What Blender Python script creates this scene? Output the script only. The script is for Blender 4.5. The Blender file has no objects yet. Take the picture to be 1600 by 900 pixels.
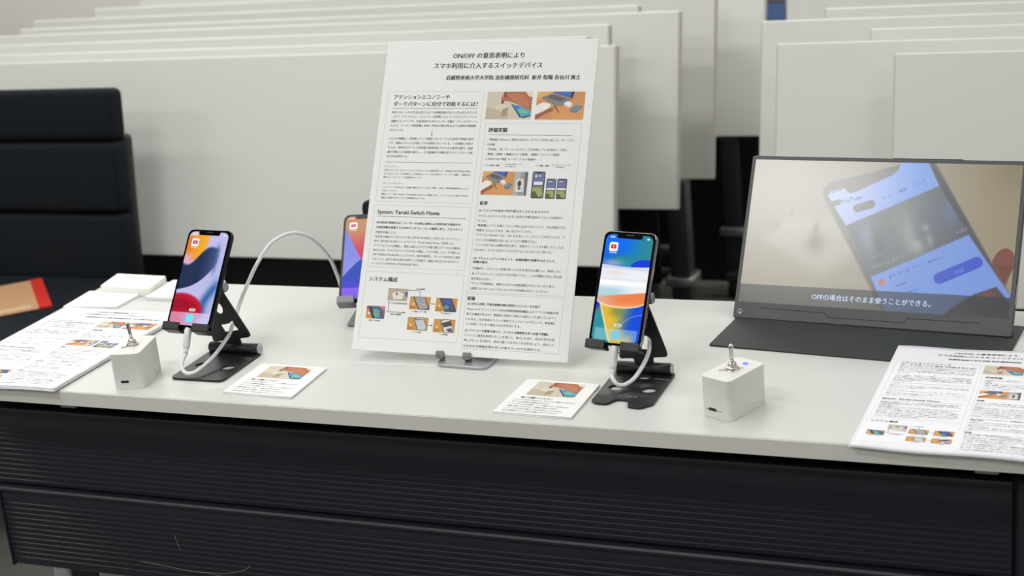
import bpy, bmesh, math
import numpy as np
from mathutils import Vector, Matrix, Quaternion

S = bpy.context.scene
COL = S.collection
PI = math.pi

# ------------------------------------------------------------------ camera
cd = bpy.data.cameras.new('camera'); cam = bpy.data.objects.new('camera', cd); COL.objects.link(cam)
S.camera = cam
CR = Vector((0.9282139, 0.36056365, -0.09172141)); CU = Vector((-0.03040185, 0.31921529, 0.94719445)); CF = Vector((-0.37080276, 0.87641055, -0.30726187))
m = Matrix.Identity(4)
for i in range(3):
    m[i][0] = CR[i]; m[i][1] = CU[i]; m[i][2] = -CF[i]
m.translation = Vector((0.2185937, -1.4989115, 0.6878248))
cam.matrix_world = m
cd.sensor_fit = 'HORIZONTAL'; cd.sensor_width = 36; cd.lens = 2404.18 * 36 / 1600
cd.clip_start = .05; cd.clip_end = 60
cd.dof.use_dof = True; cd.dof.focus_distance = 1.90; cd.dof.aperture_fstop = 6.2

# ------------------------------------------------------------------ world and ceiling lights
w = bpy.data.worlds.new('room_air'); S.world = w; w.use_nodes = True
w.node_tree.nodes['Background'].inputs[0].default_value = (.93, .97, 1.0, 1)
w.node_tree.nodes['Background'].inputs[1].default_value = .40
def area(name, loc, sx, sy, power, col=(1, .993, .978), rot=(0, 0, 0)):
    l = bpy.data.lights.new(name, 'AREA'); l.shape = 'RECTANGLE'; l.size = sx; l.size_y = sy; l.energy = power; l.color = col
    o = bpy.data.objects.new(name, l); COL.objects.link(o); o.location = loc; o.rotation_euler = rot
    return o
for lx, ly, pw in [(-3.2, -.3, 11), (-1.5, -.3, 11), (1.2, -.3, 10), (-3.2, -2.3, 22), (-.9, -2.6, 15), (1.6, -2.3, 26), (-3.2, 1.0, 13), (-1.3, .85, 12), (.8, 1.0, 9), (-3.2, 2.6, 26), (-1.0, 2.6, 22), (1.4, 2.6, 16)]:
    area('ceiling_lamp', (lx, ly, 1.93), 1.15, .30, pw)
area('ceiling_lamp', (-1.22, -1.26, 1.93), .60, .30, 17)

S.view_settings.view_transform = 'Standard'; S.view_settings.look = 'None'
S.view_settings.exposure = 0.0; S.view_settings.gamma = 1.0; S.view_settings.use_curve_mapping = False

# ------------------------------------------------------------------ helpers
def lin(c):
    out = []
    for v in c[:3]:
        v = v / 255.0
        out.append(v / 12.92 if v <= .04045 else ((v + .055) / 1.055) ** 2.4)
    return tuple(out)

def mat(name, rgb, rough=.5, metal=0.0, var=.04, scale=30, bump=0.0, coat=0.0, spec=.5, bscale=None):
    M = bpy.data.materials.new(name); M.use_nodes = True
    nt = M.node_tree; b = nt.nodes['Principled BSDF']
    b.inputs['Roughness'].default_value = rough; b.inputs['Metallic'].default_value = metal
    b.inputs['Specular IOR Level'].default_value = spec
    b.inputs['Coat Weight'].default_value = coat
    c = lin(rgb)
    tc = nt.nodes.new('ShaderNodeTexCoord'); no = nt.nodes.new('ShaderNodeTexNoise'); no.inputs['Scale'].default_value = scale; no.inputs['Detail'].default_value = 4
    mx = nt.nodes.new('ShaderNodeMix'); mx.data_type = 'RGBA'
    mx.inputs[6].default_value = (*[v * (1 - var) for v in c], 1); mx.inputs[7].default_value = (*[min(1, v * (1 + var)) for v in c], 1)
    nt.links.new(tc.outputs['Object'], no.inputs['Vector']); nt.links.new(no.outputs[0], mx.inputs[0]); nt.links.new(mx.outputs[2], b.inputs['Base Color'])
    if bump:
        n2 = nt.nodes.new('ShaderNodeTexNoise'); n2.inputs['Scale'].default_value = bscale or scale * 6; n2.inputs['Detail'].default_value = 3
        bp = nt.nodes.new('ShaderNodeBump'); bp.inputs['Strength'].default_value = bump; bp.inputs['Distance'].default_value = .001
        nt.links.new(tc.outputs['Object'], n2.inputs['Vector']); nt.links.new(n2.outputs[0], bp.inputs['Height']); nt.links.new(bp.outputs[0], b.inputs['Normal'])
    return M

M = {}
M['top'] = mat('white_laminate', (204, 206, 201), .36, var=.015, scale=6, bump=.05, bscale=900, spec=.35)
M['edge'] = mat('laminate_edge', (219, 217, 208), .5, var=.02)
M['board'] = mat('tabletop_laminate', (226, 226, 220), .42, var=.015, scale=4)
M['bedge'] = mat('tabletop_edge', (206, 205, 196), .55, var=.02)
M['panel'] = mat('charcoal_panel', (37, 39, 46), .40, var=.08, scale=14, bump=.08, bscale=700)
M['black'] = mat('black_coating', (26, 26, 28), .38, var=.08, bump=.05, bscale=1500)
M['deepblack'] = mat('black_plastic', (14, 14, 15), .45)
M['legdark'] = mat('dark_grey_steel', (58, 61, 64), .4, metal=.3)
M['silver'] = mat('silver_steel', (178, 180, 182), .28, metal=.85)
M['leg'] = mat('pale_grey_steel', (190, 192, 194), .45, metal=.2)
M['chrome'] = mat('nickel', (205, 203, 198), .16, metal=1.0, var=.03)
M['greyclip'] = mat('grey_rubber', (118, 120, 118), .5)
M['alu'] = mat('brushed_aluminium', (176, 178, 180), .33, metal=.6)
M['paper'] = mat('paper', (234, 235, 231), .75, var=.01, scale=60, bump=.05)
M['hpaper'] = mat('copy_paper', (236, 237, 240), .7, var=.008, scale=60)
M['card'] = mat('card_stock', (236, 237, 234), .6, var=.01)
M['cream'] = mat('cream_paper', (240, 240, 230), .65, var=.01)
M['plastic'] = mat('printed_white_plastic', (222, 222, 216), .5, var=.012, scale=40, bump=.12, bscale=2500)
M['cable'] = mat('white_cable', (225, 225, 224), .4, var=.01)
M['frameblk'] = mat('phone_black_frame', (40, 41, 43), .22, metal=.7)
M['frameslv'] = mat('phone_steel_frame', (170, 166, 160), .15, metal=.95)
M['glassblk'] = mat('black_glass', (6, 6, 8), .12, var=0, spec=.12)
M['mongrey'] = mat('monitor_shell', (78, 79, 81), .5, var=.03, bump=.05, bscale=1800)
M['cover'] = mat('charcoal_leatherette', (50, 53, 52), .62, var=.05, scale=60, bump=.25, bscale=2200)
M['chair'] = mat('chair_fabric', (19, 25, 30), .85, var=.12, scale=90, bump=.4, bscale=900, spec=.2)
M['shell'] = mat('chair_shell', (34, 37, 39), .5)
M['kraft'] = mat('kraft_paper', (196, 152, 112), .75, var=.04, scale=20)
M['red'] = mat('red_paper', (208, 42, 34), .6)
M['label'] = mat('label_paper', (206, 186, 150), .7)
M['carpet'] = mat('carpet', (84, 83, 78), .95, var=.35, scale=220, bump=.8, bscale=400)
M['wall'] = mat('beige_wall', (238, 234, 228), .8, var=.02, scale=3)
M['ceil'] = mat('ceiling_tile', (222, 221, 216), .85, var=.02)
M['blue'] = mat('blue_print', (84, 108, 160), .6)
M['led'] = mat('blue_led', (40, 90, 240), .3)
b = M['led'].node_tree.nodes['Principled BSDF']; b.inputs['Emission Color'].default_value = (.05, .13, 1, 1); b.inputs['Emission Strength'].default_value = 1.3
M['redmark'] = mat('red_mark', (196, 50, 70), .5)

def attrmat(name, emit=False, rough=.6, coat=0.0, gl=.5):
    X = bpy.data.materials.new(name); X.use_nodes = True; nt = X.node_tree; b = nt.nodes['Principled BSDF']
    a = nt.nodes.new('ShaderNodeAttribute'); a.attribute_name = 'Col'
    b.inputs['Roughness'].default_value = rough; b.inputs['Specular IOR Level'].default_value = gl
    if emit:
        b.inputs['Base Color'].default_value = (.004, .004, .004, 1)
        nt.links.new(a.outputs['Color'], b.inputs['Emission Color']); b.inputs['Emission Strength'].default_value = emit
        b.inputs['Coat Weight'].default_value = coat; b.inputs['Coat Roughness'].default_value = .05
    else:
        nt.links.new(a.outputs['Color'], b.inputs['Base Color'])
    return X
M['ink'] = attrmat('printed_ink')
M['phonescreen'] = attrmat('phone_display', emit=1.0, rough=.12, gl=.06)
M['monscreen'] = attrmat('monitor_display', emit=1.0, rough=.25, gl=.75)

def link(o, parent=None):
    COL.objects.link(o)
    if parent is not None: o.parent = parent
    return o
def tag(o, label=None, cat=None, group=None, kind=None):
    if label: o['label'] = label
    if cat: o['category'] = cat
    if group: o['group'] = group
    if kind: o['kind'] = kind
    return o
def empty(name, label, cat, loc, rotz=0, group=None):
    o = bpy.data.objects.new(name, None); o.empty_display_size = .05; link(o); o.location = loc; o.rotation_euler = (0, 0, rotz)
    o['wm'] = 0; del o['wm']
    return tag(o, label, cat, group)
def pm(o):                                   # world matrix of an object from its own basis, up the parents
    mm = o.matrix_basis.copy()
    return pm(o.parent) @ mm if o.parent else mm
def obj(name, me, material, parent=None, world=None, local=None, label=None):
    o = bpy.data.objects.new(name, me); link(o, parent)
    if material is not None and not me.materials: me.materials.append(material)
    if world is not None:
        o.matrix_basis = (pm(parent).inverted() @ world) if parent is not None else world
    elif local is not None: o.matrix_basis = local
    if label: o['label'] = label
    return o
def bm_mesh(bm, smooth=False):
    me = bpy.data.meshes.new('m'); bm.normal_update(); bm.to_mesh(me); bm.free()
    if smooth:
        for p in me.polygons: p.use_smooth = True
    return me
def add_box(bm, x0, x1, y0, y1, z0, z1, bev=0.0, seg=2, mtx=None):
    t = bmesh.new(); bmesh.ops.create_cube(t, size=1)
    bmesh.ops.scale(t, vec=(x1 - x0, y1 - y0, z1 - z0), verts=t.verts)
    bmesh.ops.translate(t, vec=((x0 + x1) / 2, (y0 + y1) / 2, (z0 + z1) / 2), verts=t.verts)
    if bev: bmesh.ops.bevel(t, geom=t.edges[:], offset=bev, segments=seg, affect='EDGES', profile=.5)
    if mtx is not None: bmesh.ops.transform(t, matrix=mtx, verts=t.verts)
    me = bpy.data.meshes.new('t'); t.to_mesh(me); t.free(); bm.from_mesh(me); bpy.data.meshes.remove(me)
def box(x0, x1, y0, y1, z0, z1, bev=0.0, seg=2):
    bm = bmesh.new(); add_box(bm, x0, x1, y0, y1, z0, z1, bev, seg); return bm_mesh(bm, bev > 0.004)
def add_cyl(bm, p0, p1, r0, r1=None, n=24):
    p0 = Vector(p0); p1 = Vector(p1); r1 = r0 if r1 is None else r1; d = p1 - p0
    q = Vector((0, 0, 1)).rotation_difference(d.normalized()).to_matrix().to_4x4()
    bmesh.ops.create_cone(bm, cap_ends=True, segments=n, radius1=r0, radius2=r1, depth=d.length, matrix=Matrix.Translation((p0 + p1) / 2) @ q)
def cyl(p0, p1, r0, r1=None, n=24):
    bm = bmesh.new(); add_cyl(bm, p0, p1, r0, r1, n)
    me = bm_mesh(bm)
    for p in me.polygons: p.use_smooth = len(p.vertices) == 4
    return me
def lathe(prof, n=32):
    bm = bmesh.new(); rings = []
    for r, z in prof: rings.append([bm.verts.new((r * math.cos(2 * PI * k / n), r * math.sin(2 * PI * k / n), z)) for k in range(n)])
    for a, b_ in zip(rings, rings[1:]):
        for k in range(n): bm.faces.new((a[k], a[(k + 1) % n], b_[(k + 1) % n], b_[k]))
    bm.faces.new(rings[0][::-1]); bm.faces.new(rings[-1])
    return bm_mesh(bm, True)
def catmull(P, k=8):
    P = [Vector(p) for p in P]; P = [2 * P[0] - P[1]] + P + [2 * P[-1] - P[-2]]; out = []
    for i in range(1, len(P) - 2):
        a, b_, c, d = P[i - 1:i + 3]
        for j in range(k):
            t = j / k; out.append(.5 * ((2 * b_) + (c - a) * t + (2 * a - 5 * b_ + 4 * c - d) * t * t + (-a + 3 * b_ - 3 * c + d) * t ** 3))
    out.append(P[-2]); return out
def tube(P, r, n=14, k=8, rad=None):
    pts = catmull(P, k); bm = bmesh.new(); rings = []; up = Vector((0.3, 0.1, 1)).normalized()
    for i, p in enumerate(pts):
        d = (pts[min(i + 1, len(pts) - 1)] - pts[max(i - 1, 0)]).normalized()
        s = d.cross(up)
        if s.length < .05: s = d.cross(Vector((1, 0, 0)))
        s.normalize(); u2 = s.cross(d); up = u2
        rr = r if rad is None else rad(i / (len(pts) - 1))
        rings.append([bm.verts.new(p + rr * (math.cos(2 * PI * q / n) * s + math.sin(2 * PI * q / n) * u2)) for q in range(n)])
    for a, b_ in zip(rings, rings[1:]):
        for q in range(n): bm.faces.new((a[q], a[(q + 1) % n], b_[(q + 1) % n], b_[q]))
    bm.faces.new(rings[0][::-1]); bm.faces.new(rings[-1])
    bmesh.ops.recalc_face_normals(bm, faces=bm.faces)
    return bm_mesh(bm, True)
def rpoly(pts, rs, n=7):                     # polygon with rounded corners
    out = []; N = len(pts)
    if not hasattr(rs, '__len__'): rs = [rs] * N
    for i in range(N):
        p = Vector(pts[i][:2]); a = (Vector(pts[i - 1][:2]) - p); b_ = (Vector(pts[(i + 1) % N][:2]) - p)
        r = rs[i]
        if r <= 0: out.append((p.x, p.y)); continue
        an = a.angle(b_); t = min(r / math.tan(an / 2), a.length * .49, b_.length * .49)
        s = p + a.normalized() * t; e = p + b_.normalized() * t
        for j in range(n + 1):
            q = j / n; v = s * (1 - q) ** 2 + 2 * p * q * (1 - q) + e * q * q; out.append((v.x, v.y))
    return out
def ell(cx, cy, rx, ry, n=28, a=0): return [(cx + rx * math.cos(2 * PI * k / n + a), cy + ry * math.sin(2 * PI * k / n + a)) for k in range(n)]
def plate(outline, holes, th, bev=0.0):      # flat plate in XY, thickness centred on z, real holes
    cu = bpy.data.curves.new('c', 'CURVE'); cu.dimensions = '2D'; cu.fill_mode = 'BOTH'; cu.extrude = th / 2 - bev; cu.bevel_depth = bev; cu.bevel_resolution = 1; cu.offset = -bev
    for L in [outline] + list(holes):
        sp = cu.splines.new('POLY'); sp.points.add(len(L) - 1); sp.use_cyclic_u = True
        for q, (x, y) in enumerate(L): sp.points[q].co = (x, y, 0, 1)
    o = bpy.data.objects.new('c', cu); COL.objects.link(o); bpy.context.view_layer.update()
    me = bpy.data.meshes.new_from_object(o.evaluated_get(bpy.context.evaluated_depsgraph_get()))
    bpy.data.objects.remove(o); bpy.data.curves.remove(cu)
    me2 = me.copy(); me2.materials.clear(); return me2
def T(x=0, y=0, z=0): return Matrix.Translation((x, y, z))
def frame(o, X, Y, Z):
    mm = Matrix.Identity(4)
    for i in range(3): mm[i][0] = X[i]; mm[i][1] = Y[i]; mm[i][2] = Z[i]; mm[i][3] = o[i]
    return mm

# ------------------------------------------------------------------ lettering
_fc = bpy.data.curves.new('lettering', 'FONT'); _fo = bpy.data.objects.new('lettering', _fc); COL.objects.link(_fo)
_cache = {}
def glyphs(body, bold=0.0, res=2):
    k = (body, bold, res)
    if k not in _cache:
        _fc.body = body; _fc.resolution_u = res; _fc.offset = 0; _fc.size = 1
        bpy.context.view_layer.update()
        me = bpy.data.meshes.new_from_object(_fo.evaluated_get(bpy.context.evaluated_depsgraph_get()))
        n = len(me.vertices); co = np.empty(n * 3); me.vertices.foreach_get('co', co); co = co.reshape(-1, 3)[:, :2].copy()
        fs = [tuple(p.vertices) for p in me.polygons]
        sh = [(0, 0), (.022, .006)] if bold <= 0 else [(0, 0), (.022 + bold * .6, 0), (.044 + bold * 1.3, .004), (.022, .022)]
        if n:
            co = np.concatenate([co + np.array(d) for d in sh]); fs = [tuple(i + n * q for i in f) for q in range(len(sh)) for f in fs]
        if n: co[:, 0] -= co[:, 0].min()
        _cache[k] = (co, fs, co[:, 0].max() if n else 0.0); bpy.data.meshes.remove(me)
    return _cache[k]
class Ink:
    """flat print: polygons and lettering in (u right, v down, layer), each with its own colour"""
    def __init__(s): s.v = []; s.f = []; s.c = []; s.n = 0
    def poly(s, pts, rgb, layer=1):
        s.v.append(np.array([(p[0], p[1], layer) for p in pts], float)); s.f.append(tuple(range(s.n, s.n + len(pts)))[::-1]); s.c.append(lin(rgb)); s.n += len(pts)
        return s
    def rect(s, u0, v0, u1, v1, rgb, layer=1): return s.poly([(u0, v0), (u1, v0), (u1, v1), (u0, v1)], rgb, layer)
    def line(s, u0, v0, u1, v1, t, rgb, layer=2):
        d = math.hypot(u1 - u0, v1 - v0); nx, ny = -(v1 - v0) / d * t / 2, (u1 - u0) / d * t / 2
        return s.poly([(u0 - nx, v0 - ny), (u1 - nx, v1 - ny), (u1 + nx, v1 + ny), (u0 + nx, v0 + ny)], rgb, layer)
    def border(s, u0, v0, u1, v1, t, rgb, layer=1):
        s.line(u0, v0, u1, v0, t, rgb, layer); s.line(u0, v1, u1, v1, t, rgb, layer); s.line(u0, v0, u0, v1, t, rgb, layer); s.line(u1, v0, u1, v1, t, rgb, layer)
    def text(s, body, u0, vc, u1=None, size=None, rgb=(40, 40, 42), bold=0.0, layer=2, ang=0.0, res=1):
        co, fs, wd = glyphs(body, bold, max(res, 2))
        if wd == 0: return
        if u1 is not None: k = (u1 - u0) / wd
        else: k = size
        ky = size if size else k
        x = co[:, 0] * k; y = -(co[:, 1] - .36) * ky
        ca, sa = math.cos(ang), math.sin(ang)
        U = u0 + x * ca - y * sa; V = vc + x * sa + y * ca
        s.v.append(np.stack([U, V, np.full(len(x), float(layer))], 1))
        c = lin(rgb)
        for f in fs: s.f.append(tuple(i + s.n for i in f)); s.c.append(c)
        s.n += len(x)
    def mesh(s, fn):
        V = fn(np.concatenate(s.v)); me = bpy.data.meshes.new('print'); me.from_pydata(V.tolist(), [], s.f)
        a = me.color_attributes.new('Col', 'FLOAT_COLOR', 'CORNER')
        cnt = [len(f) for f in s.f]; c = np.repeat(np.c_[np.array(s.c), np.ones(len(s.c))], cnt, axis=0)
        a.data.foreach_set('color', c.ravel().astype(np.float32)); me.update(); return me
def grid_screen(nx, ny, colfn, place):
    """a display: a grid whose vertices carry the picture's colours"""
    u, v = np.meshgrid(np.linspace(0, 1, nx + 1), np.linspace(0, 1, ny + 1)); rgb = colfn(u, v)
    rgb = np.clip(rgb, 0, 255) / 255.0; rgb = np.where(rgb <= .04045, rgb / 12.92, ((rgb + .055) / 1.055) ** 2.4)
    V = place(u.ravel(), v.ravel()); idx = np.arange((nx + 1) * (ny + 1)).reshape(ny + 1, nx + 1)
    F = np.stack([idx[1:, :-1], idx[1:, 1:], idx[:-1, 1:], idx[:-1, :-1]], -1).reshape(-1, 4)
    me = bpy.data.meshes.new('screen'); me.from_pydata(V.tolist(), [], F.tolist())
    a = me.color_attributes.new('Col', 'FLOAT_COLOR', 'POINT')
    a.data.foreach_set('color', np.c_[rgb.reshape(-1, 3), np.ones(rgb.shape[0] * rgb.shape[1])].ravel().astype(np.float32)); me.update(); return me
def ss(a, b_, x): t = np.clip((x - a) / (b_ - a), 0, 1); return t * t * (3 - 2 * t)
def over(base, rgb, mask): return base * (1 - mask[..., None]) + np.array(rgb, float) * mask[..., None]

# ------------------------------------------------------------------ the room
FL = -.72
def struct(name, me, material, loc=None):
    o = obj(name, me, material); o['kind'] = 'structure'
    return o
struct('floor', box(-7, 4, -4, 3.5, FL - .05, FL), M['carpet'])
struct('wall_back', box(-7, 4, 3.4, 3.5, FL, 2.0), M['wall'])
struct('wall_left', box(-7.1, -7, -4, 3.5, FL, 2.0), M['wall'])
struct('wall_right', box(4, 4.1, -4, 3.5, FL, 2.0), M['wall'])
struct('ceiling', box(-7, 4, -4, 3.5, 1.95, 2.0), M['ceil'])

# ------------------------------------------------------------------ nested flip-top tables behind
TILT = .2656
TU = Vector((0, math.sin(TILT), math.cos(TILT))); TN = Vector((0, math.cos(TILT), -math.sin(TILT)))
def flip_table(xr, n, L, label, legs, group='white folded flip-top tables nested behind the display desk', xl=None, deep=0):
    y = 1.341 + n
    x0, x1 = (xr - L, xr) if xl is None else (xl, xl + L)
    t = empty('flip_top_table', label, 'table', ((x0 + x1) / 2, y + .10, FL), 0, group)
    W = frame((0, y, -.256), (1, 0, 0), TN, TU)
    obj('tabletop', box(x0, x1, 0, .024, 0, .45, .002, 1), M['board'], t, world=W)
    obj('edge_band', box(x0 - .0012, x0, .001, .023, .002, .448), M['bedge'], t, world=W)
    obj('edge_band', box(x1, x1 + .0012, .001, .023, .002, .448), M['bedge'], t, world=W)
    obj('modesty_panel', box(x0 + .16 - deep, x1 - .16 + deep * 1.1, y + .045, y + .058, -.545 - deep, -.250, .002, 1), M['deepblack'], t, world=Matrix.Identity(4))
    for lx in legs:
        lg = obj('leg', box(lx - .025, lx + .025, y + .03, y + .09, FL + .06, -.27, .006), M['legdark'], t, world=Matrix.Identity(4))
        obj('collar', box(lx - .037, lx + .037, y + .018, y + .10, -.545, -.520, .005), M['silver'], lg, world=Matrix.Identity(4))
        obj('foot', box(lx - .022, lx + .022, y + .0, y + .115, FL + .045, FL + .075, .008), M['legdark'], t, world=Matrix.Identity(4))
        for cy in (y + .02, y + .10):
            obj('caster', cyl((lx - .014, cy, FL + .025), (lx + .014, cy, FL + .025), .025), M['deepblack'], t, world=Matrix.Identity(4))
    obj('crossbar', cyl((x0 + .18, y + .075, -.525), (x1 - .08, y + .075, -.525), .014, n=12), M['legdark'], t, world=Matrix.Identity(4))
    return t
LB = 'white folded flip-top table, '
flip_table(-.7556, 0, 2.02, LB + 'frontmost in the left stack, behind the black chair', [-2.55, -.96], group=None)
flip_table(-.857, .118, 2.02, LB + 'second in the left stack, corner peeking above the poster', [-2.65, -1.08], group=None)
flip_table(-.857, .270, 2.02, LB + 'third in the left stack, right end just above the poster corner', [-2.65, -1.20], group=None)
flip_table(-.740, .428, 2.02, LB + 'fourth in the left stack, its lower corner above the rear phones', [-2.55, -.93], group=None)
flip_table(-.870, .540, 1.80, LB + 'narrow strip seen at the top edge between two nearer tabletops', [-2.5, -1.06], group=None)
flip_table(-.725, .700, 2.025, LB + 'second from the rear, ending above the black gap', [-2.6, -.83], group=None)
flip_table(-.815, .900, 1.865, LB + 'hidden but for its upper left corner in the stack', [-2.5, -.99], group=None)
flip_table(-.700, 1.148, 1.985, LB + 'rearmost of the left stack, beside the small blue picture', [-2.5, -.80], group=None, deep=.14)  # deep: panel enlarged to stand in for shade below the stack
RB = 'white folded table at right, '
flip_table(0, -.173, 1.9, RB + 'lowest and nearest, right behind the monitor', [.1, 1.5], group=None, xl=-.178)
flip_table(0, -.037, 1.9, RB + 'second nearest, left edge above the monitor corner', [-.2, 1.3], group=None, xl=-.418)
flip_table(0, .100, 1.9, RB + 'its faint top edge halfway up the right stack', [-.05, 1.4], group=None, xl=-.262)
flip_table(0, .239, 1.9, RB + 'its left end forming the edge under the blue picture', [-.32, 1.2], group=None, xl=-.509)
flip_table(0, .382, 1.9, RB + 'upper right, starting above the middle of the monitor', [-.2, 1.3], group=None, xl=-.402)
flip_table(0, .560, 1.9, RB + 'rearmost, its left edge beside the blue picture', [-.3, 1.3], group=None, xl=-.521)
bp = obj('wall_picture', box(-.888, -.816, 3.385, 3.399, -.089, .22, .002, 1), M['blue'], None)
tag(bp, 'small dark blue picture low on the back wall between the two stacks of tabletops', 'picture')
obj('mount', box(-.885, -.819, 3.383, 3.386, -.03, .2), mat('brown_print', (120, 100, 90), .6), bp)

# ------------------------------------------------------------------ office chair with envelope
ch = empty('office_chair', 'dark grey padded office chair with segmented back at left of the desk', 'chair', (-2.07, .95, FL))
I4 = Matrix.Identity(4)
def cushion(name, x0, x1, z0, z1, tl=.10, droop=0.0):
    bm = bmesh.new(); add_box(bm, x0, x1, -.028, .030, z0, z1, .016, 4)
    for v in bm.verts:
        v.co.y += .06 * ((v.co.x + 2.07) / .27) ** 2 * -.5
    me = bm_mesh(bm, True)
    R_ = Matrix.Translation((0, 1.185, -.30)) @ Matrix.Rotation(-.13, 4, 'X') @ Matrix.Translation((0, 0, .30))
    return obj(name, me, M['chair'], ch, world=R_)
c1 = cushion('back_cushion', -2.345, -1.803, .050, .160)
cushion('back_cushion', -2.345, -1.803, -.108, .046); cushion('back_cushion', -2.345, -1.803, -.262, -.112)
bm = bmesh.new(); add_box(bm, -2.335, -1.812, .005, .035, -.30, .058, .012, 3)
obj('back_shell', bm_mesh(bm, True), M['shell'], ch, world=Matrix.Translation((0, 1.185, -.30)) @ Matrix.Rotation(-.13, 4, 'X') @ Matrix.Translation((0, 0, .30)))
obj('seat', box(-2.36, -1.79, .66, 1.19, -.325, -.246, .025, 4), M['chair'], ch, world=I4)
obj('seat_pan', box(-2.32, -1.82, .70, 1.15, -.35, -.322, .008), M['shell'], ch, world=I4)
obj('column', cyl((-2.07, .95, -.64), (-2.07, .95, -.35), .028), M['legdark'], ch, world=I4)
for k in range(5):
    a = k * 2 * PI / 5 + .93; e = Vector((-2.07 + .3 * math.cos(a), .95 + .3 * math.sin(a), -.645))
    g = obj('base_arm', cyl((-2.07, .95, -.63), e, .024, .015), M['legdark'], ch, world=I4)
    obj('caster', cyl((e.x - .012, e.y, -.692), (e.x + .012, e.y, -.692), .027), M['deepblack'], g, world=I4)
ev = empty('envelope', 'brown kraft envelope with red edge band lying on the chair seat', 'envelope', (-2.058, .9515, -.2455))
ed = Vector((-.733, -.68, 0)).normalized(); ep = Vector((-.68, .733, 0)).normalized()
EW = frame((-1.854, .948, -.2448), ed, ep, (0, 0, 1))
EW = frame((-1.854, .948, -.2448), -ep, ed, (0, 0, 1)) @ Matrix.Rotation(PI / 2, 4, 'Z') if False else frame((-1.854, .948, -.2448), ed, ep, (0, 0, -1)) @ Matrix.Scale(-1, 4, (0, 0, 1))
obj('paper_body', box(0, .31, 0, .225, 0, .004, .001, 1), M['kraft'], ev, world=EW)
obj('red_band', box(-.0003, .026, -.0003, .2253, -.0001, .0046), M['red'], ev, world=EW)
obj('address_label', box(.04, .115, .012, .03, .004, .0047), M['label'], ev, world=EW)
obj('printed_mark', box(.19, .225, .04, .075, .004, .0047), mat('navy_print', (70, 66, 84), .6), ev, world=EW)

# ------------------------------------------------------------------ the display desk
TX0, TX1, TD, TT = -1.290, .215, .439, .0209
desk = empty('display_desk', 'long white-topped desk with charcoal ribbed front panels', 'desk', (-.54, .22, FL))
obj('tabletop', box(TX0, TX1, .0008, TD, -TT, 0, .0012, 2), M['top'], desk, world=I4)
obj('edge_band', box(TX0 + .001, TX1 - .001, -.0002, .0010, -TT + .0012, -.0012), M['edge'], desk, world=I4)
def ribbed(x0, x1, z0, z1, y, lip, plain, name):
    """moulded panel: profile swept along x with shallow V grooves and a rounded top lip"""
    prof = [(y + .012, z1 - .004), (y + .008, z1), (y + .003, z1), (y - lip * .4, z1 - .0008), (y - lip, z1 - .0035), (y - lip, z1 - .006)]
    prof.append((y, z1 - .011)); z = z1 - plain
    prof.append((y, z))
    while z - .0078 > z0 + .006:
        prof += [(y + .0006, z - .0060), (y + .0006, z - .0064), (y - .0010, z - .0074), (y - .0010, z - .0078)]; z -= .0078; prof.append((y - .0010, z))
    prof += [(y + .0006, z0 + .003), (y + .003, z0), (y + .012, z0)]
    bm = bmesh.new(); A = [bm.verts.new((x0, a, b_)) for a, b_ in prof]; B = [bm.verts.new((x1, a, b_)) for a, b_ in prof]
    n = len(prof)
    for i in range(n): bm.faces.new((A[i], A[(i + 1) % n], B[(i + 1) % n], B[i]))
    bm.faces.new(A[::-1]); bm.faces.new(B); bmesh.ops.recalc_face_normals(bm, faces=bm.faces)
    return bm_mesh(bm)
up = obj('upper_front_panel', ribbed(-1.288, .112, -.176, -.058, .060, .0015, .024, ''), M['panel'], desk, world=I4)
lo = obj('lower_front_panel', ribbed(-1.252, .110, -.302, -.1775, .056, .003, .018, ''), M['panel'], desk, world=I4)
obj('panel_end_cap', box(-1.2545, -1.2515, .052, .069, -.303, -.177, .001, 1), M['panel'], lo, world=I4)
obj('joint_strip', box(-1.285, .112, .066, .075, -.19, -.16), M['deepblack'], desk, world=I4)
obj('seam_shade_strip', box(.108, .120, .069, .078, -.36, -.058), M['deepblack'], desk, world=I4)  # added black strip, stands in for shade in the open seam
obj('side_bracket', box(.1165, .200, .058, .085, -.36, -.056, .003, 1), M['panel'], desk, world=I4)
obj('underframe', box(-1.27, .20, .09, .115, -.125, -TT), M['deepblack'], desk, world=I4)  # front rail made deeper to block light and keep the gap dark
obj('underframe', box(-1.27, .20, .35, .375, -.066, -TT), M['deepblack'], desk, world=I4)
for x in (-1.066, .090):
    obj('joint_bracket', box(x - .012, x + .012, .010, .030, -.0285, -TT, .001, 1), M['silver'], desk, world=I4)
# scratches on the lower panel, fine raised scuffs
def scuff(P, r=.00035): return obj('scratch', tube(P, r, n=5, k=6), mat('scuff', (150, 150, 150), .6), lo, world=I4)
scuff([(-1.035, .0553, -.274), (-.99, .0553, -.277), (-.95, .0553, -.280), (-.90, .0553, -.278), (-.87, .0553, -.271), (-.855, .0553, -.262)])
scuff([(-.925, .0553, -.281), (-.88, .0553, -.284), (-.85, .0553, -.286)])
scuff([(-.968, .0553, -.228), (-.964, .0553, -.243), (-.962, .0553, -.252)], .0003)
for lx in (-1.244, .165):
    lg = obj('leg', box(lx - .015, lx + .015, .135, .165, FL + .05, -TT - .045, .004), M['leg'], desk, world=I4)
    obj('leg_shroud', box(lx + .015, lx + .061, .140, .172, FL + .10, -TT - .045, .003), M['shell'], lg, world=I4)
    obj('foot', box(lx - .018, lx + .018, .04, .43, FL + .028, FL + .055, .008), M['leg'], desk, world=I4)
    for cy in (.06, .40): obj('caster', cyl((lx - .012, cy, FL + .026), (lx + .012, cy, FL + .026), .026), M['deepblack'], desk, world=I4)
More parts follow.
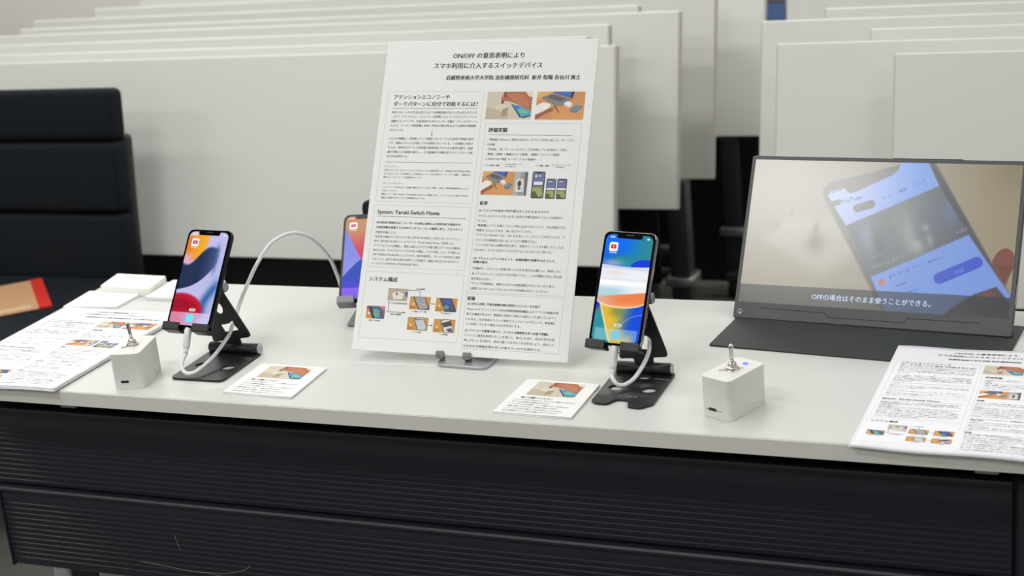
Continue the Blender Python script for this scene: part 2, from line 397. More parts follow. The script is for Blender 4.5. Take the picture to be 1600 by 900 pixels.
obj('leg_rail', box(-1.183, -1.170, .143, .169, FL + .10, -TT - .045, .002), M['leg'], desk, world=I4)

# ------------------------------------------------------------------ the poster layout (millimetres on an A3 sheet, v down)
K = (26, 26, 29); K2 = (36, 36, 39)
def lay_text(ink, fine=True):
    t = ink.text
    r = 2 if fine else 1
    t('ON/OFF の意思表明により', 97.1, 21.1, 197.5, None, K, .008, res=2)
    t('スマホ利用に介入するスイッチデバイス', 71.1, 34.8, 223.9, None, K, .008, res=2)
    t('武蔵野美術大学大学院 造形構想研究科  新井 恒陽 長谷川 敦士', 90.5, 51.3, 277.1, None, K, .016, res=2)
    t('アテンションエコノミーや', 18.1, 77.9, 99, None, K, .014, res=r); t('ダークパターンに自分で対処するには？', 18.4, 87.3, 140, None, K, .014, res=r)
    B = [('現代では、人々の生活を変えるような情報技術が次々と生み出されている', 98.8, 140.1), ('一方で、アテンション・エコノミーの影響によるソーシャルメディア上の', 104.7, 140.2),
         ('過剰なコンテンツや、利益追求のためにユーザーを騙す「ダークパターン」', 111, 140.9), ('により、ユーザーが無意識に自身に不利な行動を取るような現象が問題視', 116.9, 140.2), ('されている。', 123.2, 38.2),
         ('これらの問題は、利用者にとって意図しないサービスの利用や時間を費や', 134.8, 139.3), ('さず、後悔やストレスを感じさせる原因となっている。この問題に対処す', 141, 139.3),
         ('るため、本研究はサービス利用者の意思決定プロセスに重点を置き、無意', 147.1, 139.5), ('識の行動による後悔を減らし、より意識的な行動を促すテクノロジーの設', 153.2, 139.7), ('計方法を探究する。', 159.2, 48.5)]
    for s_, v, u in B: t(s_, 17.9, v, u, 3.5, K2)
    Q = [('ダークパターン：', 173.1, 36.5), ('本来ならオンラインエンターテイメントや Web サービスの標準企業として、意図的な不正で自分達の不利な', 178.2, 140), ('せいだれている、その結果として迂闊ばユーザーとが呼ばれる「ユーザーを騙し」意図せぬ', 183.0, 140), ('操作するインターフェースが問題視されている。', 187.8, 71.5),
         ('アテンションエコノミー：', 196, 46.3), ('インターネット社会において情報の優劣よりも、人々の「関心・注意」が経済的価値を持つように', 201.3, 139.8), ('なるということ。', 206.2, 38), ('無料として、広告 / Netflix との広告収益プログラムが重視となる。インプレッション数が上がれば', 210.9, 139.6), ('過激かつ扇動されたコンテンツが問題視されている。', 215.7, 79.6)]
    for s_, v, u in Q: t(s_, 16.3, v, u, 2.6, K2)
    t('System: Yaruki Switch Home', 13.9, 234.8, 103.2, None, K, .012, res=r)
    Y = [('先行研究や事例を元に「ユーザーの大事な目標および意思決定を阻害せず、', 249.4, 135.4, .02), ('主体的判断を促進するためのインタフェース」が重要と考え、プロトタイプ', 255.8, 137.8, .02), ('の設計を軸とした。', 262.5, 44.7, 0),
         ('「私自身や著者がスマホとのより良い付き合い方を探る」ためのプロトタイプとして、', 268.4, 137.6, 0), ('自宅 / 自分用のやる気スイッチデバイス「Yaruki Switch Home」を設計した。', 274.4, 128, 0), ('デバイスとスマホが連携し、事前に設定したアプリを開く際にデバイスとの通信が', 280.5, 137.8, 0),
         ('実行される。デバイスのスイッチが ON の場合、アプリを開こうとしても閉じる。', 286.5, 137.8, 0), ('OFF の場合はそのまま使うことができる。自分の意思を、スイッチ ON/OFF に使用', 292.5, 138, 0), ('することで、自分で自分の背中を押すことを目指す。無視に終わせるのではないテ', 298.5, 137, 0), ('クノロジーとの付き合い方を自分自身で探る。', 304.4, 82.2, 0)]
    for s_, v, u, bo in Y: t(s_, 14.2, v, u, 3.4, K2, bo)
    t('システム構成', 13.4, 325.2, 54.1, None, K, .012, res=r)
    for s_, u0, v, u1 in [('現在ロックの画面', 20, 380.2, 35.6), ('事前入力の要請画面', 49.9, 370.7, 64.7), ('OFFでも利用可能な画面', 49.5, 356.2, 71.4), ('ONの状態', 81.8, 336, 94.1), ('アプリが開いた（ユーザー操作）', 78.6, 365.6, 100.2), ('アプリの利用へ戻る', 119.7, 366.2, 133.7), ('スイッチの状態', 83.5, 392.4, 95.3), ('アプリの通常利用', 120.8, 393.4, 132.7)]:
        t(s_, u0, v, u1, 2.2, K, .02)
    t('評価実験', 158.4, 122.2, 185.1, None, K, .016, res=r)
    for s_, v, u in [('・参加者の iPhone に設定を済ませ、デバイスを貸し出しユーザーテスト', 135, 277.7), ('を実施', 141.6, 169.7), ('・参加者：5名（ソーシャルメディアを利用している社会人・学生）', 148, 268.4), ('・期間：2週間（1週間デバイス制限、1週間ソフトウェア制限）', 154.5, 259.1), ('※ 2024/11/07 現在 ユーザーテスト実施中', 161, 227.4)]:
        t(s_, 158.6, v, u, 3.5, K2)
    for s_, u0, v, u1, bo in [('デバイス制限・1週間', 158.5, 169.5, 178.7, .03), ('デバイスの ON/OFF が可能で、スイッチを', 183.9, 167.6, 210.6, 0), ('置いて制限を行う', 187, 170.6, 202, 0), ('ソフト制限・1週間', 228.3, 169, 246.1, .03), ('iPhone のスクリーンタイムを', 250.6, 167.6, 275.1, 0), ('使い制限する', 256, 170.6, 268, 0)]:
        t(s_, u0, v, u1, 2.0, K, bo)
    t('結果', 157.3, 219.8, 168.5, None, K, .025, res=r)
    R1 = [('(1) スイッチを自分で切り替えることによるメリハリ', 229.5, 252.7, .022), ('「デバイスのスイッチを入れると自然と作業を始めようという気持ちに', 236.7, 272.3, 0), ('なった」', 243.1, 169.3, 0), ('「無意識にアプリを開こうとした時に止められたことで、今は作業をする', 249.2, 276.6, 0), ('時間だったというのを、思い出させてくれた」', 255.7, 232.5, 0),
          ('「アプリの ON/OFF では、OFF のままにしてしまうことが多かったが、デ', 261.9, 277.3, 0), ('バイスでは視覚的に訴えることでより意識できた」', 268.5, 240, 0), ('「インスタの ON の通知が来て見て、何気なくインスタを開こうとして止', 274.8, 276.7, 0), ('められた。そういえばスイッチをオンにしたんだったと思った」', 281.4, 262.2, 0),
          ('(2) ブラッシュアップポイント : 起動回数や効果をもたらした', 292.5, 267.5, .022), ('時間の提示', 297.4, 177, .022), ('「定量的に、どのくらい効果があったのかを見るのは難しい。単純に人と', 305.6, 276.3, 0), ('会っていたタイミングはスマホを見なくなり、一人の時間になると見る回', 312.5, 278.2, 0), ('数が増えるため。」', 319.1, 185.7, 0),
          ('「デバイス利用時は、端末そのものの起動回数が少なくなったと思う。', 325.2, 271.2, 0), ('（実際にはどのくらい少なくなったかの比較は行なっていない）', 331.9, 261.4, 0)]
    for s_, v, u, bo in R1: t(s_, 156.8, v, u, 3.5, K if bo else K2, bo)
    t('結論', 154.5, 344.8, 165.3, None, K, .025, res=r)
    R2 = [('(1) 自分に必要 / 不要な情報空間の利用のコントロールを促す', 351.8, 254, .022), ('iPhone のスクリーンタイム内の利用時間制限機能によりアプリの起動を制', 358.6, 278.4, 0), ('限する機能があるが、意図的に利用する際には煩わしさを感じてしまうこ', 365, 276.7, 0), ('ともある。自分自身のスイッチ操作でコントロールすることで、無意識に', 371.7, 276.4, 0), ('つい利用してしまう場合のみを非表示にする。', 377.9, 230.5, 0),
          ('(2) デバイスへの愛着を通じて、スマホとの関係性を見つめ直す契機に', 386.1, 269.4, .022), ('デバイスに意思を表明することを通じて、他人にも見え、自分の背中を後', 392.5, 277.2, 0), ('押しすることを目指す。身近に置いておきたくなる形状により、設定した', 399, 276.5, 0), ('まま忘れず情報空間を見つめ直すきっかけを提供する。', 406.2, 260.7, 0)]
    for s_, v, u, bo in R2: t(s_, 155.6, v, u, 3.5, K if bo else K2, bo)
def lay_lines(ink):
    L = (176, 178, 176); D = (92, 93, 95)
    for bx in [(9.2, 70, 146.6, 220.8), (8.9, 225.8, 146.2, 309.2), (8.3, 315.3, 146.8, 403.3), (153.6, 112.7, 285, 336.8), (152.6, 339.0, 283.8, 409.8)]: ink.border(*bx, .35, L)
    for a in [(17.8, 93.2, 140, 93.2), (16.8, 167, 141, 167), (13.9, 241, 140.4, 241), (159.5, 128.6, 274, 128.6)]: ink.line(*a, .5, D)
    ink.line(79, 122.9, 79, 129.4, .4, K); ink.poly([(78, 128.2), (80, 128.2), (79, 131)], K)
    ink.line(181.3, 166.5, 181.3, 172, .3, L); ink.line(248.5, 166.5, 248.5, 172, .3, L)
    for a in [(45.8, 356, 45.8, 367.8), (43.2, 367.8, 69, 367.8), (70.8, 338, 88.2, 338), (88.2, 338, 88.2, 345.8), (104.4, 354.6, 110, 354.6), (104.4, 382.6, 110, 382.6)]: ink.line(*a, .6, K)
    ink.poly([(44.8, 356.5), (45.8, 353.8), (46.8, 356.5)], K); ink.poly([(68, 366.7), (70.5, 367.8), (68, 368.9)], K)
    ink.poly([(108.6, 353.5), (111, 354.6), (108.6, 355.7)], K); ink.poly([(108.6, 381.5), (111, 382.6), (108.6, 383.7)], K)

class Pic(Ink):
    """a printed photograph: flat coloured shapes inside a rectangle, given in 0..1 of it"""
    def __init__(s, u0, v0, u1, v1): super().__init__(); s.r = (u0, v0, u1, v1)
    def p(s, pts, rgb, layer=3):
        u0, v0, u1, v1 = s.r
        q = [(u0 + (u1 - u0) * min(1, max(0, a)), v0 + (v1 - v0) * min(1, max(0, b_))) for a, b_ in pts]
        return s.poly(q, rgb, layer)
    def e(s, cx, cy, rx, ry, rgb, layer=4): return s.p(ell(cx, cy, rx, ry, 20), rgb, layer)
FULL = [(0, 0), (1, 0), (1, 1), (0, 1)]
def pic_hand(r):                             # a hand flicking the switch of a white box, phone beside
    P = Pic(*r); P.p(FULL, (204, 195, 176), 1); P.p([(0, .55), (.5, .8), (.5, 1), (0, 1)], (188, 176, 152), 2)
    P.p([(.2, .5), (.38, .42), (.5, .55), (.5, .62), (.36, .72), (.2, .62)], (214, 205, 186), 2); P.p([(.36, .64), (.5, .56), (.47, .84), (.36, .92)], (164, 143, 112), 3)
    P.p([(.38, 0), (.82, 0), (1, .1), (1, .75), (.85, .60), (.68, .45), (.5, .35), (.4, .34), (.33, .36), (.31, .26)], (172, 106, 72), 3)
    P.p([(.45, .1), (.7, .05), (.9, .25), (.95, .55), (.8, .5), (.6, .35)], (186, 118, 80), 4)
    P.p([(.84, 0), (1, 0), (1, .2), (.92, .16)], (226, 214, 192), 5)
    P.e(.35, .38, .03, .06, (70, 58, 58), 5); P.p([(.36, .02), (.41, .02), (.44, .2), (.38, .2)], (150, 52, 52), 5)
    P.p([(.54, .44), (.60, .46), (.8, .92), (.76, .93)], (32, 44, 66), 5)
    P.p([(.57, .46), (.72, .5), (1, .72), (1, .84), (.8, .92)], (70, 160, 200), 6); P.p([(.72, .62), (.88, .68), (.95, .76), (.78, .80)], (120, 190, 120), 7); P.p([(.6, .5), (.72, .52), (.76, .62), (.68, .64)], (50, 120, 210), 7)
    P.p([(.8, .92), (1, .84), (1, .88), (.82, .96)], (26, 30, 40), 7)
    return P
def pic_desk(r, cut=1.0):                    # laptop on a wooden desk, white box, phone, white sleeve
    P = Pic(*r); s = lambda L: [(a * cut, b_) for a, b_ in L]
    P.p([(0, 0), (cut, 0), (cut, 1), (0, 1)], (206, 144, 84), 1); P.p(s([(.3, .6), (1, .5), (1, 1), (.35, 1)]), (214, 150, 86), 2); P.p(s([(0, 0), (.35, 0), (.1, .3), (0, .2)]), (222, 168, 104), 2)
    P.p(s([(.08, .22), (.3, .06), (.74, .25), (.55, .5), (.4, .5)]), (128, 124, 120), 3); P.p(s([(.2, .2), (.32, .1), (.62, .26), (.5, .35)]), (88, 88, 92), 4)
    P.p(s([(.32, 0), (.76, 0), (.7, .22), (.36, .06)]), (62, 96, 176), 5); P.p(s([(.72, 0), (.78, 0), (.74, .25), (.70, .22)]), (46, 50, 62), 5)
    P.p(s([(0, .5), (.14, .38), (.30, .44), (.3, .56), (.1, .78), (0, .82)]), (236, 230, 224), 6)
    P.p(s([(0, .84), (.12, .72), (.3, .58), (.38, .6), (.36, .7), (.2, .8), (.02, 1), (0, 1)]), (156, 86, 60), 6)
    P.p(s([(.36, .5), (.40, .5), (.5, .75), (.48, .75)]), (84, 60, 52), 7)
    P.p(s([(.58, .4), (.66, .34), (.74, .4), (.74, .52), (.66, .57), (.58, .5)]), (232, 232, 236), 7); P.p(s([(.58, .43), (.66, .48), (.66, .57), (.58, .51)]), (198, 200, 210), 8)
    P.p(s([(.70, .66), (.84, .48), (.98, .52), (.86, .74), (.76, .75)]), (92, 124, 146), 7); P.p(s([(.74, .66), (.85, .52), (.94, .54), (.84, .7)]), (110, 140, 160), 8)
    return P
def pic_phoneshot(r, kind):                  # small system photos
    P = Pic(*r)
    if kind == 1:
        P.p(FULL, (150, 86, 80), 1); P.p([(0, .3), (.25, .2), (.4, 1), (0, 1)], (206, 138, 62), 2); P.p([(.2, .05), (.8, .05), (.95, .85), (.9, 1), (.4, 1)], (70, 90, 130), 3); P.p([(.35, .2), (.7, .3), (.75, .9), (.5, .95)], (92, 158, 170), 4); P.p([(.1, .1), (.24, .1), (.46, 1), (.36, 1)], (40, 38, 50), 4); P.e(.5, .62, .12, .12, (120, 170, 90), 5); P.e(.15, .6, .06, .1, (230, 226, 220), 5); P.p([(.7, 0), (1, 0), (1, .3), (.8, .25)], (196, 120, 110), 5)
    elif kind == 2:
        P.p(FULL, (182, 166, 150), 1); P.p([(.2, .4), (.5, .2), (.8, .45), (.75, .85), (.3, .9)], (226, 222, 212), 2); P.e(.45, .46, .06, .1, (110, 100, 96), 4); P.p([(.44, .1), (.47, .1), (.47, .45), (.44, .45)], (120, 112, 110), 5); P.p([(.86, .3), (1, .2), (1, .7), (.9, .6)], (84, 80, 140), 4)
    else:
        P.p(FULL, (204, 146, 72), 1); P.p([(0, .6), (.3, .8), (.3, 1), (0, 1)], (190, 128, 58), 2)
        scr = {3: (158, 158, 160), 4: (62, 82, 128), 5: (196, 202, 206), 6: (222, 216, 218)}[kind]
        P.p([(.14, 0), (.72, 0), (.97, .85), (.97, 1), (.45, 1)] if kind < 5 else [(.3, .1), (.5, 0), (.75, 0), (.95, .7), (.9, 1), (.5, 1)], (48, 46, 58), 3)
        P.p([(.2, .03), (.7, .03), (.93, .9), (.48, .96)] if kind < 5 else [(.34, .14), (.5, .04), (.73, .04), (.93, .72), (.88, .96), (.53, .96)], scr, 4)
        P.e(.17, .6, .07, .12, (226, 184, 128), 4)
        if kind == 3: P.p([(.5, .5), (.8, .6), (.85, .72), (.55, .62)], (178, 178, 180), 5)
        if kind == 4: P.e(.5, .68, .13, .15, (90, 150, 140), 5); P.p([(.4, .15), (.65, .15), (.72, .4), (.5, .4)], (60, 90, 190), 5)
        if kind == 5: P.p([(.36, .14), (.68, .1), (.7, .18), (.4, .24)], (120, 120, 132), 5)
        if kind == 6: P.p([(.34, .3), (.76, .1), (.86, .45), (.5, .62)], (66, 70, 66), 5); P.p([(.6, .75), (.85, .62), (.92, .9), (.75, .95)], (88, 84, 110), 5)
    return P
def pic_box(r):                              # grey photo of the box, right part of the lower picture
    P = Pic(*r); P.p(FULL, (150, 152, 150), 1); P.p([(0, 0), (.5, 0), (.3, 1), (0, 1)], (178, 178, 172), 2); P.p([(.78, 0), (1, 0), (1, 1), (.85, 1)], (92, 96, 98), 2)
    P.p([(.2, .3), (.7, .3), (.78, .85), (.1, .85)], (214, 214, 210), 3); P.e(.42, .5, .14, .13, (56, 56, 58), 4); P.p([(.3, .64), (.55, .64), (.5, .76), (.36, .76)], (96, 96, 98), 4)
    return P
def pic_screen(r, big=False):
    P = Pic(*r)
    P.poly(rpoly([(r[0], r[1]), (r[2], r[1]), (r[2], r[3]), (r[0], r[3])], (r[2] - r[0]) * .13)[::1], (44, 46, 66), 1)
    P.p([(.07, .04), (.93, .04), (.93, .55), (.07, .55)], (104, 112, 150), 2); P.p([(.07, .55), (.93, .5), (.93, .96), (.07, .96)], (128, 134, 84), 2); P.p([(.07, .62), (.7, .6), (.93, .85), (.5, .96), (.07, .8)], (160, 164, 104), 3); P.p([(.07, .75), (.35, .75), (.6, .96), (.07, .96)], (84, 96, 60), 4)
    P.p([(.3, .02), (.7, .02), (.66, .06), (.34, .06)], (30, 30, 44), 5)
    if big: P.p([(.16, .38), (.84, .38), (.84, .5), (.16, .5)], (228, 230, 236), 5); P.e(.3, .17, .1, .05, (206, 210, 226), 5); P.e(.6, .16, .08, .04, (206, 210, 226), 5)
    else: P.p([(.05, .47), (.95, .47), (.95, .55), (.05, .55)], (232, 233, 236), 5); P.p([(.2, .12), (.6, .12), (.6, .17), (.2, .17)], (196, 200, 220), 5)
    return P
PICS = [lambda: pic_hand((152, 70.5, 214.6, 107.6)), lambda: pic_desk((220.7, 70.5, 285.9, 107.8)), lambda: pic_desk((157, 177.4, 201.2, 208.7)), lambda: pic_box((201.2, 177.4, 219.5, 208.7)),
        lambda: pic_screen((225.8, 176.6, 243, 211.8), True), lambda: pic_screen((245.4, 185.8, 258.4, 212.1)), lambda: pic_screen((259.9, 185.6, 273, 212.1)),
        lambda: pic_phoneshot((15, 361, 41.4, 377.5), 1), lambda: pic_phoneshot((42.9, 336.4, 70.8, 352.8), 2), lambda: pic_phoneshot((75, 346, 104, 362.8), 3), lambda: pic_phoneshot((111.8, 346.2, 141.3, 363.9), 4),
        lambda: pic_phoneshot((75.1, 373, 104, 389.9), 5), lambda: pic_phoneshot((111.8, 373.8, 141.5, 390.9), 6)]
INK_T = Ink(); lay_text(INK_T); INK_L = Ink(); lay_lines(INK_L); PIC = [p() for p in PICS]

# ------------------------------------------------------------------ poster on its little stand
Rp = Quaternion(Vector((-.5102, .0141, .0278)).normalized(), Vector((-.5102, .0141, .0278)).length).to_matrix().to_4x4()
TLp = Vector((-.7159, .3661, .3801)); PW = Matrix.Translation(TLp) @ Rp      # x right, y into the back, z up; origin at the print's top left
bc = PW @ Vector((.1485, .001, -.42))
po = empty('poster', 'large white printed poster board leaning back on a small metal stand', 'poster', (bc.x, bc.y, bc.z))
obj('board', box(0, .297, 0, .0022, -.42, 0, .0004, 1), M['paper'], po, world=PW)
pf = lambda V: np.stack([V[:, 0] / 1000, -.00004 - V[:, 2] * .00003, -V[:, 1] / 1000], 1)
obj('printed_text', INK_T.mesh(pf), M['ink'], po, world=PW); obj('printed_frame', INK_L.mesh(pf), M['ink'], po, world=PW)
for P in PIC: obj('printed_photo', P.mesh(pf), M['ink'], po, world=PW)
es = empty('poster_stand', 'small silver tablet-style stand holding up the poster board', 'stand', (-.560, .185, 0))
obj('base_plate', plate(rpoly([(-.595, .150), (-.523, .146), (-.523, .252), (-.597, .252)], [.012, .012, .006, .006]), [], .004, .0008), M['alu'], es, world=T(0, 0, .002))
Hb = lambda x, z, y=.0035: PW @ Vector((x, y, -.42 + z))
armb = Hb(.147, .11, .010)
obj('stem', box(-.583, -.537, -.003, .003, 0, .110, .001, 1), M['alu'], es, world=frame((0, .248, .003), (1, 0, 0), (0, .989, .149), (0, -.149, .989)))
obj('rest_plate', box(.110, .184, .0035, .0065, -.414, -.29, .001, 1), M['alu'], es, world=PW)
for hx in (.126, .163):
    h = obj('clip', box(hx - .0055, hx + .0055, -.0045, -.0008, -.4235, -.4150, .0012, 2), M['greyclip'], es, world=PW)
    obj('clip_base', box(hx - .0045, hx + .0045, -.0045, .0065, -.4245, -.4205, .0006, 1), M['greyclip'], h, world=PW)

# ------------------------------------------------------------------ handouts printed with the same layout on A4
def handout(name, label, x0, y0, ang, zt, wave, zsheets, group=None, drop=0.0):
    ca, sa = math.cos(ang), math.sin(ang)
    o = empty(name, label, 'papers', (x0 + .105 * ca + .1485 * sa, y0 + .105 * sa - .1485 * ca, .0), 0, group)
    def place(u, v, z):          # u, v in metres on the sheet
        return np.stack([x0 + u * ca + v * sa, y0 + u * sa - v * ca, z], 1)
    def sheet(dz, du, dv, da=0.0):
        nx, ny = 26, 30; u, v = np.meshgrid(np.linspace(0, .21, nx + 1), np.linspace(0, .297, ny + 1)); u = u.ravel(); v = v.ravel()
        uu = (u - .105) * math.cos(da) - (v - .1485) * math.sin(da) + .105 + du; vv = (u - .105) * math.sin(da) + (v - .1485) * math.cos(da) + .1485 + dv
        z = dz + wave(u, v)
        idx = np.arange((nx + 1) * (ny + 1)).reshape(ny + 1, nx + 1)
        F = np.stack([idx[1:, :-1], idx[1:, 1:], idx[:-1, 1:], idx[:-1, :-1]], -1).reshape(-1, 4)
        top = place(uu, vv, z); bot = top.copy(); bot[:, 2] -= .00022; N = len(top); FF = F.tolist() + (F[:, ::-1] + N).tolist()
        rim = list(idx[0, :]) + list(idx[1:, -1]) + list(idx[-1, -2::-1]) + list(idx[-2:0:-1, 0])
        for a, b_ in zip(rim, rim[1:] + rim[:1]): FF.append([a, b_, b_ + N, a + N])
        me = bpy.data.meshes.new('sheet'); me.from_pydata(np.r_[top, bot].tolist(), [], FF); me.update()
        for p in me.polygons: p.use_smooth = True
        return me
    for dz, du, dv, da in zsheets: obj('sheet', sheet(dz, du, dv, da), M['hpaper'], o, world=I4)
    def fn(V):
        u = V[:, 0] * .210 / 297; v = V[:, 1] * .297 / 420; return place(u, v, zt + wave(u, v) + .00006 + V[:, 2] * .000025)
    obj('printed_text', INK_T.mesh(fn), M['ink'], o, world=I4); obj('printed_frame', INK_L.mesh(fn), M['ink'], o, world=I4)
    for P in PIC: obj('printed_photo', P.mesh(fn), M['ink'], o, world=I4)
    return o
wr = lambda u, v: .0006 * np.sin(u * 52 + .6) * np.clip(1 - v / .07, 0, 1) + .0007 * np.sin(u * 44 + 1.8) * np.clip((v - .22) / .07, 0, 1) - .0010 * np.clip((v - .280) / .017, 0, 1) + .0006
handout('handout_stack', 'stack of printed handouts by the monitor, overhanging the desk edge at right', -.0369, .2893, -.0311, .0026, wr,
        [(.0026, 0, 0, 0), (.0021, -.0006, .0008, .002), (.0016, .001, -.001, -.004), (.0011, -.0012, .0012, .003), (.0006, .0008, -.0005, .004)])
wl = lambda u, v: .0012 * np.sin(u * 30 + 2.5) * np.clip((v - .18) / .1, 0, 1) + .0012 - .0006 * np.clip((v - .28) / .017, 0, 1)
handout('handout_stack', 'thick stack of printed handouts at the left end of the desk', -1.2729, .2928, -.0153, .0046, wl,
        [(.0046, 0, 0, 0), (.0038, .001, -.0005, .004), (.0031, -.001, .0015, -.005), (.0024, .0015, .0015, .007), (.0016, -.0005, .003, -.006), (.0008, .001, .001, .003)])
def slab(name, label, cat, pts, z0, z1, m_, lines=None, group=None, rs=.002):
    cx = sum(p[0] for p in pts) / 4; cy = sum(p[1] for p in pts) / 4
    o = obj(name, plate(rpoly([(p[0] - cx, p[1] - cy) for p in pts], rs, 3), [], z1 - z0, .0003), m_, None, world=T(cx, cy, (z0 + z1) / 2))
    tag(o, label, cat, group)
    if lines:
        a = Vector((*pts[0], 0)); ex = Vector((*pts[1], 0)) - a; ey = Vector((*pts[3], 0)) - a
        ink = Ink()
        for s_, u0, v0, u1, sz in lines: ink.text(s_, u0, v0, u1, sz, (150, 150, 148), 0, 1)
        wd = ex.length; hd = ey.length
        fn = lambda V: np.array([list(a + ex * (q[0] / 100) + ey * (q[1] / 100) + Vector((0, 0, z1 + .0001))) for q in V])
        obj('printed_text', ink.mesh(fn), M['ink'], o, world=I4)
    return o
# things at the back left of the desk (top-left corner first, clockwise)
ss_ = slab('paper_sheet', 'blank-looking white sheets between the left handouts and the card pile', 'paper', [(-1.289, .374), (-1.191, .366), (-1.193, .308), (-1.284, .298)], .0, .0040, M['hpaper'], [('スイッチデバイスの使い方', 40, 12, 76, 3.5)])
slab('card_pile', 'cream square card pile at the far left rear of the desk', 'cards', [(-1.276, .432), (-1.182, .428), (-1.172, .364), (-1.266, .372)], .0, .0135, M['cream'], [('Yaruki Switch Home', 22, 24, 68, 12)])
slab('card_pile', 'white card pile half hidden behind the left phone', 'cards', [(-1.174, .434), (-1.080, .438), (-1.076, .352), (-1.172, .352)], .0, .0055, M['card'], [('スイッチを押してください', 22, 50, 75, 7), ('自分で自分のスマホ利用に介入', 20, 66, 70, 4)])

# ------------------------------------------------------------------ small instruction cards
def card(label, quad):
    a, b_, c, d = [Vector((*p, 0)) for p in quad]      # TL TR BR BL
    o = empty('instruction_card', label, 'card', ((a.x + c.x) / 2, (a.y + c.y) / 2, 0))
    ctr = (a + b_ + c + d) / 4
    for k in range(2):
        obj('card_layer', plate([(p.x - ctr.x, p.y - ctr.y) for p in (a, b_, c, d)], [], .0014, .0002), M['card'], o, world=T(ctr.x + .0006 * k, ctr.y + .0004 * k, .0007 + .0016 * k) )
    fn = lambda V: np.array([list((a * (1 - q[0] / 100) + b_ * (q[0] / 100)) * (1 - q[1] / 100) + (d * (1 - q[0] / 100) + c * (q[0] / 100)) * (q[1] / 100) + Vector((.0006, .0004, .0031 + q[2] * .00004))) for q in V])
    ink = Ink()
    ink.text('触って体験してください！', 17, 55, 58, 5.0, K, 0.008, 1)
    for s_, v, u1 in [('1. スイッチを切り替えると、デバイスと連携したスマホの', 62, 90), ('アプリの利用が制限されます。', 68.5, 60), ('2. スイッチが ON の時は、アプリを開こうとしても閉じます。', 75, 88), ('   何度も開こうとすると、回数が表示されます。', 81.5, 76), ('3. スイッチが OFF の時は、そのまま使うことができます。', 88, 84), ('   自分の意思でスイッチを切り替えてみてください。', 94.5, 80)]:
        ink.text(s_, 10, v, u1, 3.4, (104, 104, 108), 0, 1)
    obj('printed_text', ink.mesh(fn), M['ink'], o, world=I4)
    obj('printed_photo', pic_hand((19, 6, 83, 47)).mesh(fn), M['ink'], o, world=I4)
    return o
card('square white instruction card beside the left phone stand', [(-.8345, .1235), (-.7360, .1200), (-.7335, .0214), (-.8340, .0255)])
card('square white instruction card in front of the right phone stand', [(-.4585, .1215), (-.3640, .1165), (-.3655, .0154), (-.4634, .0188)])

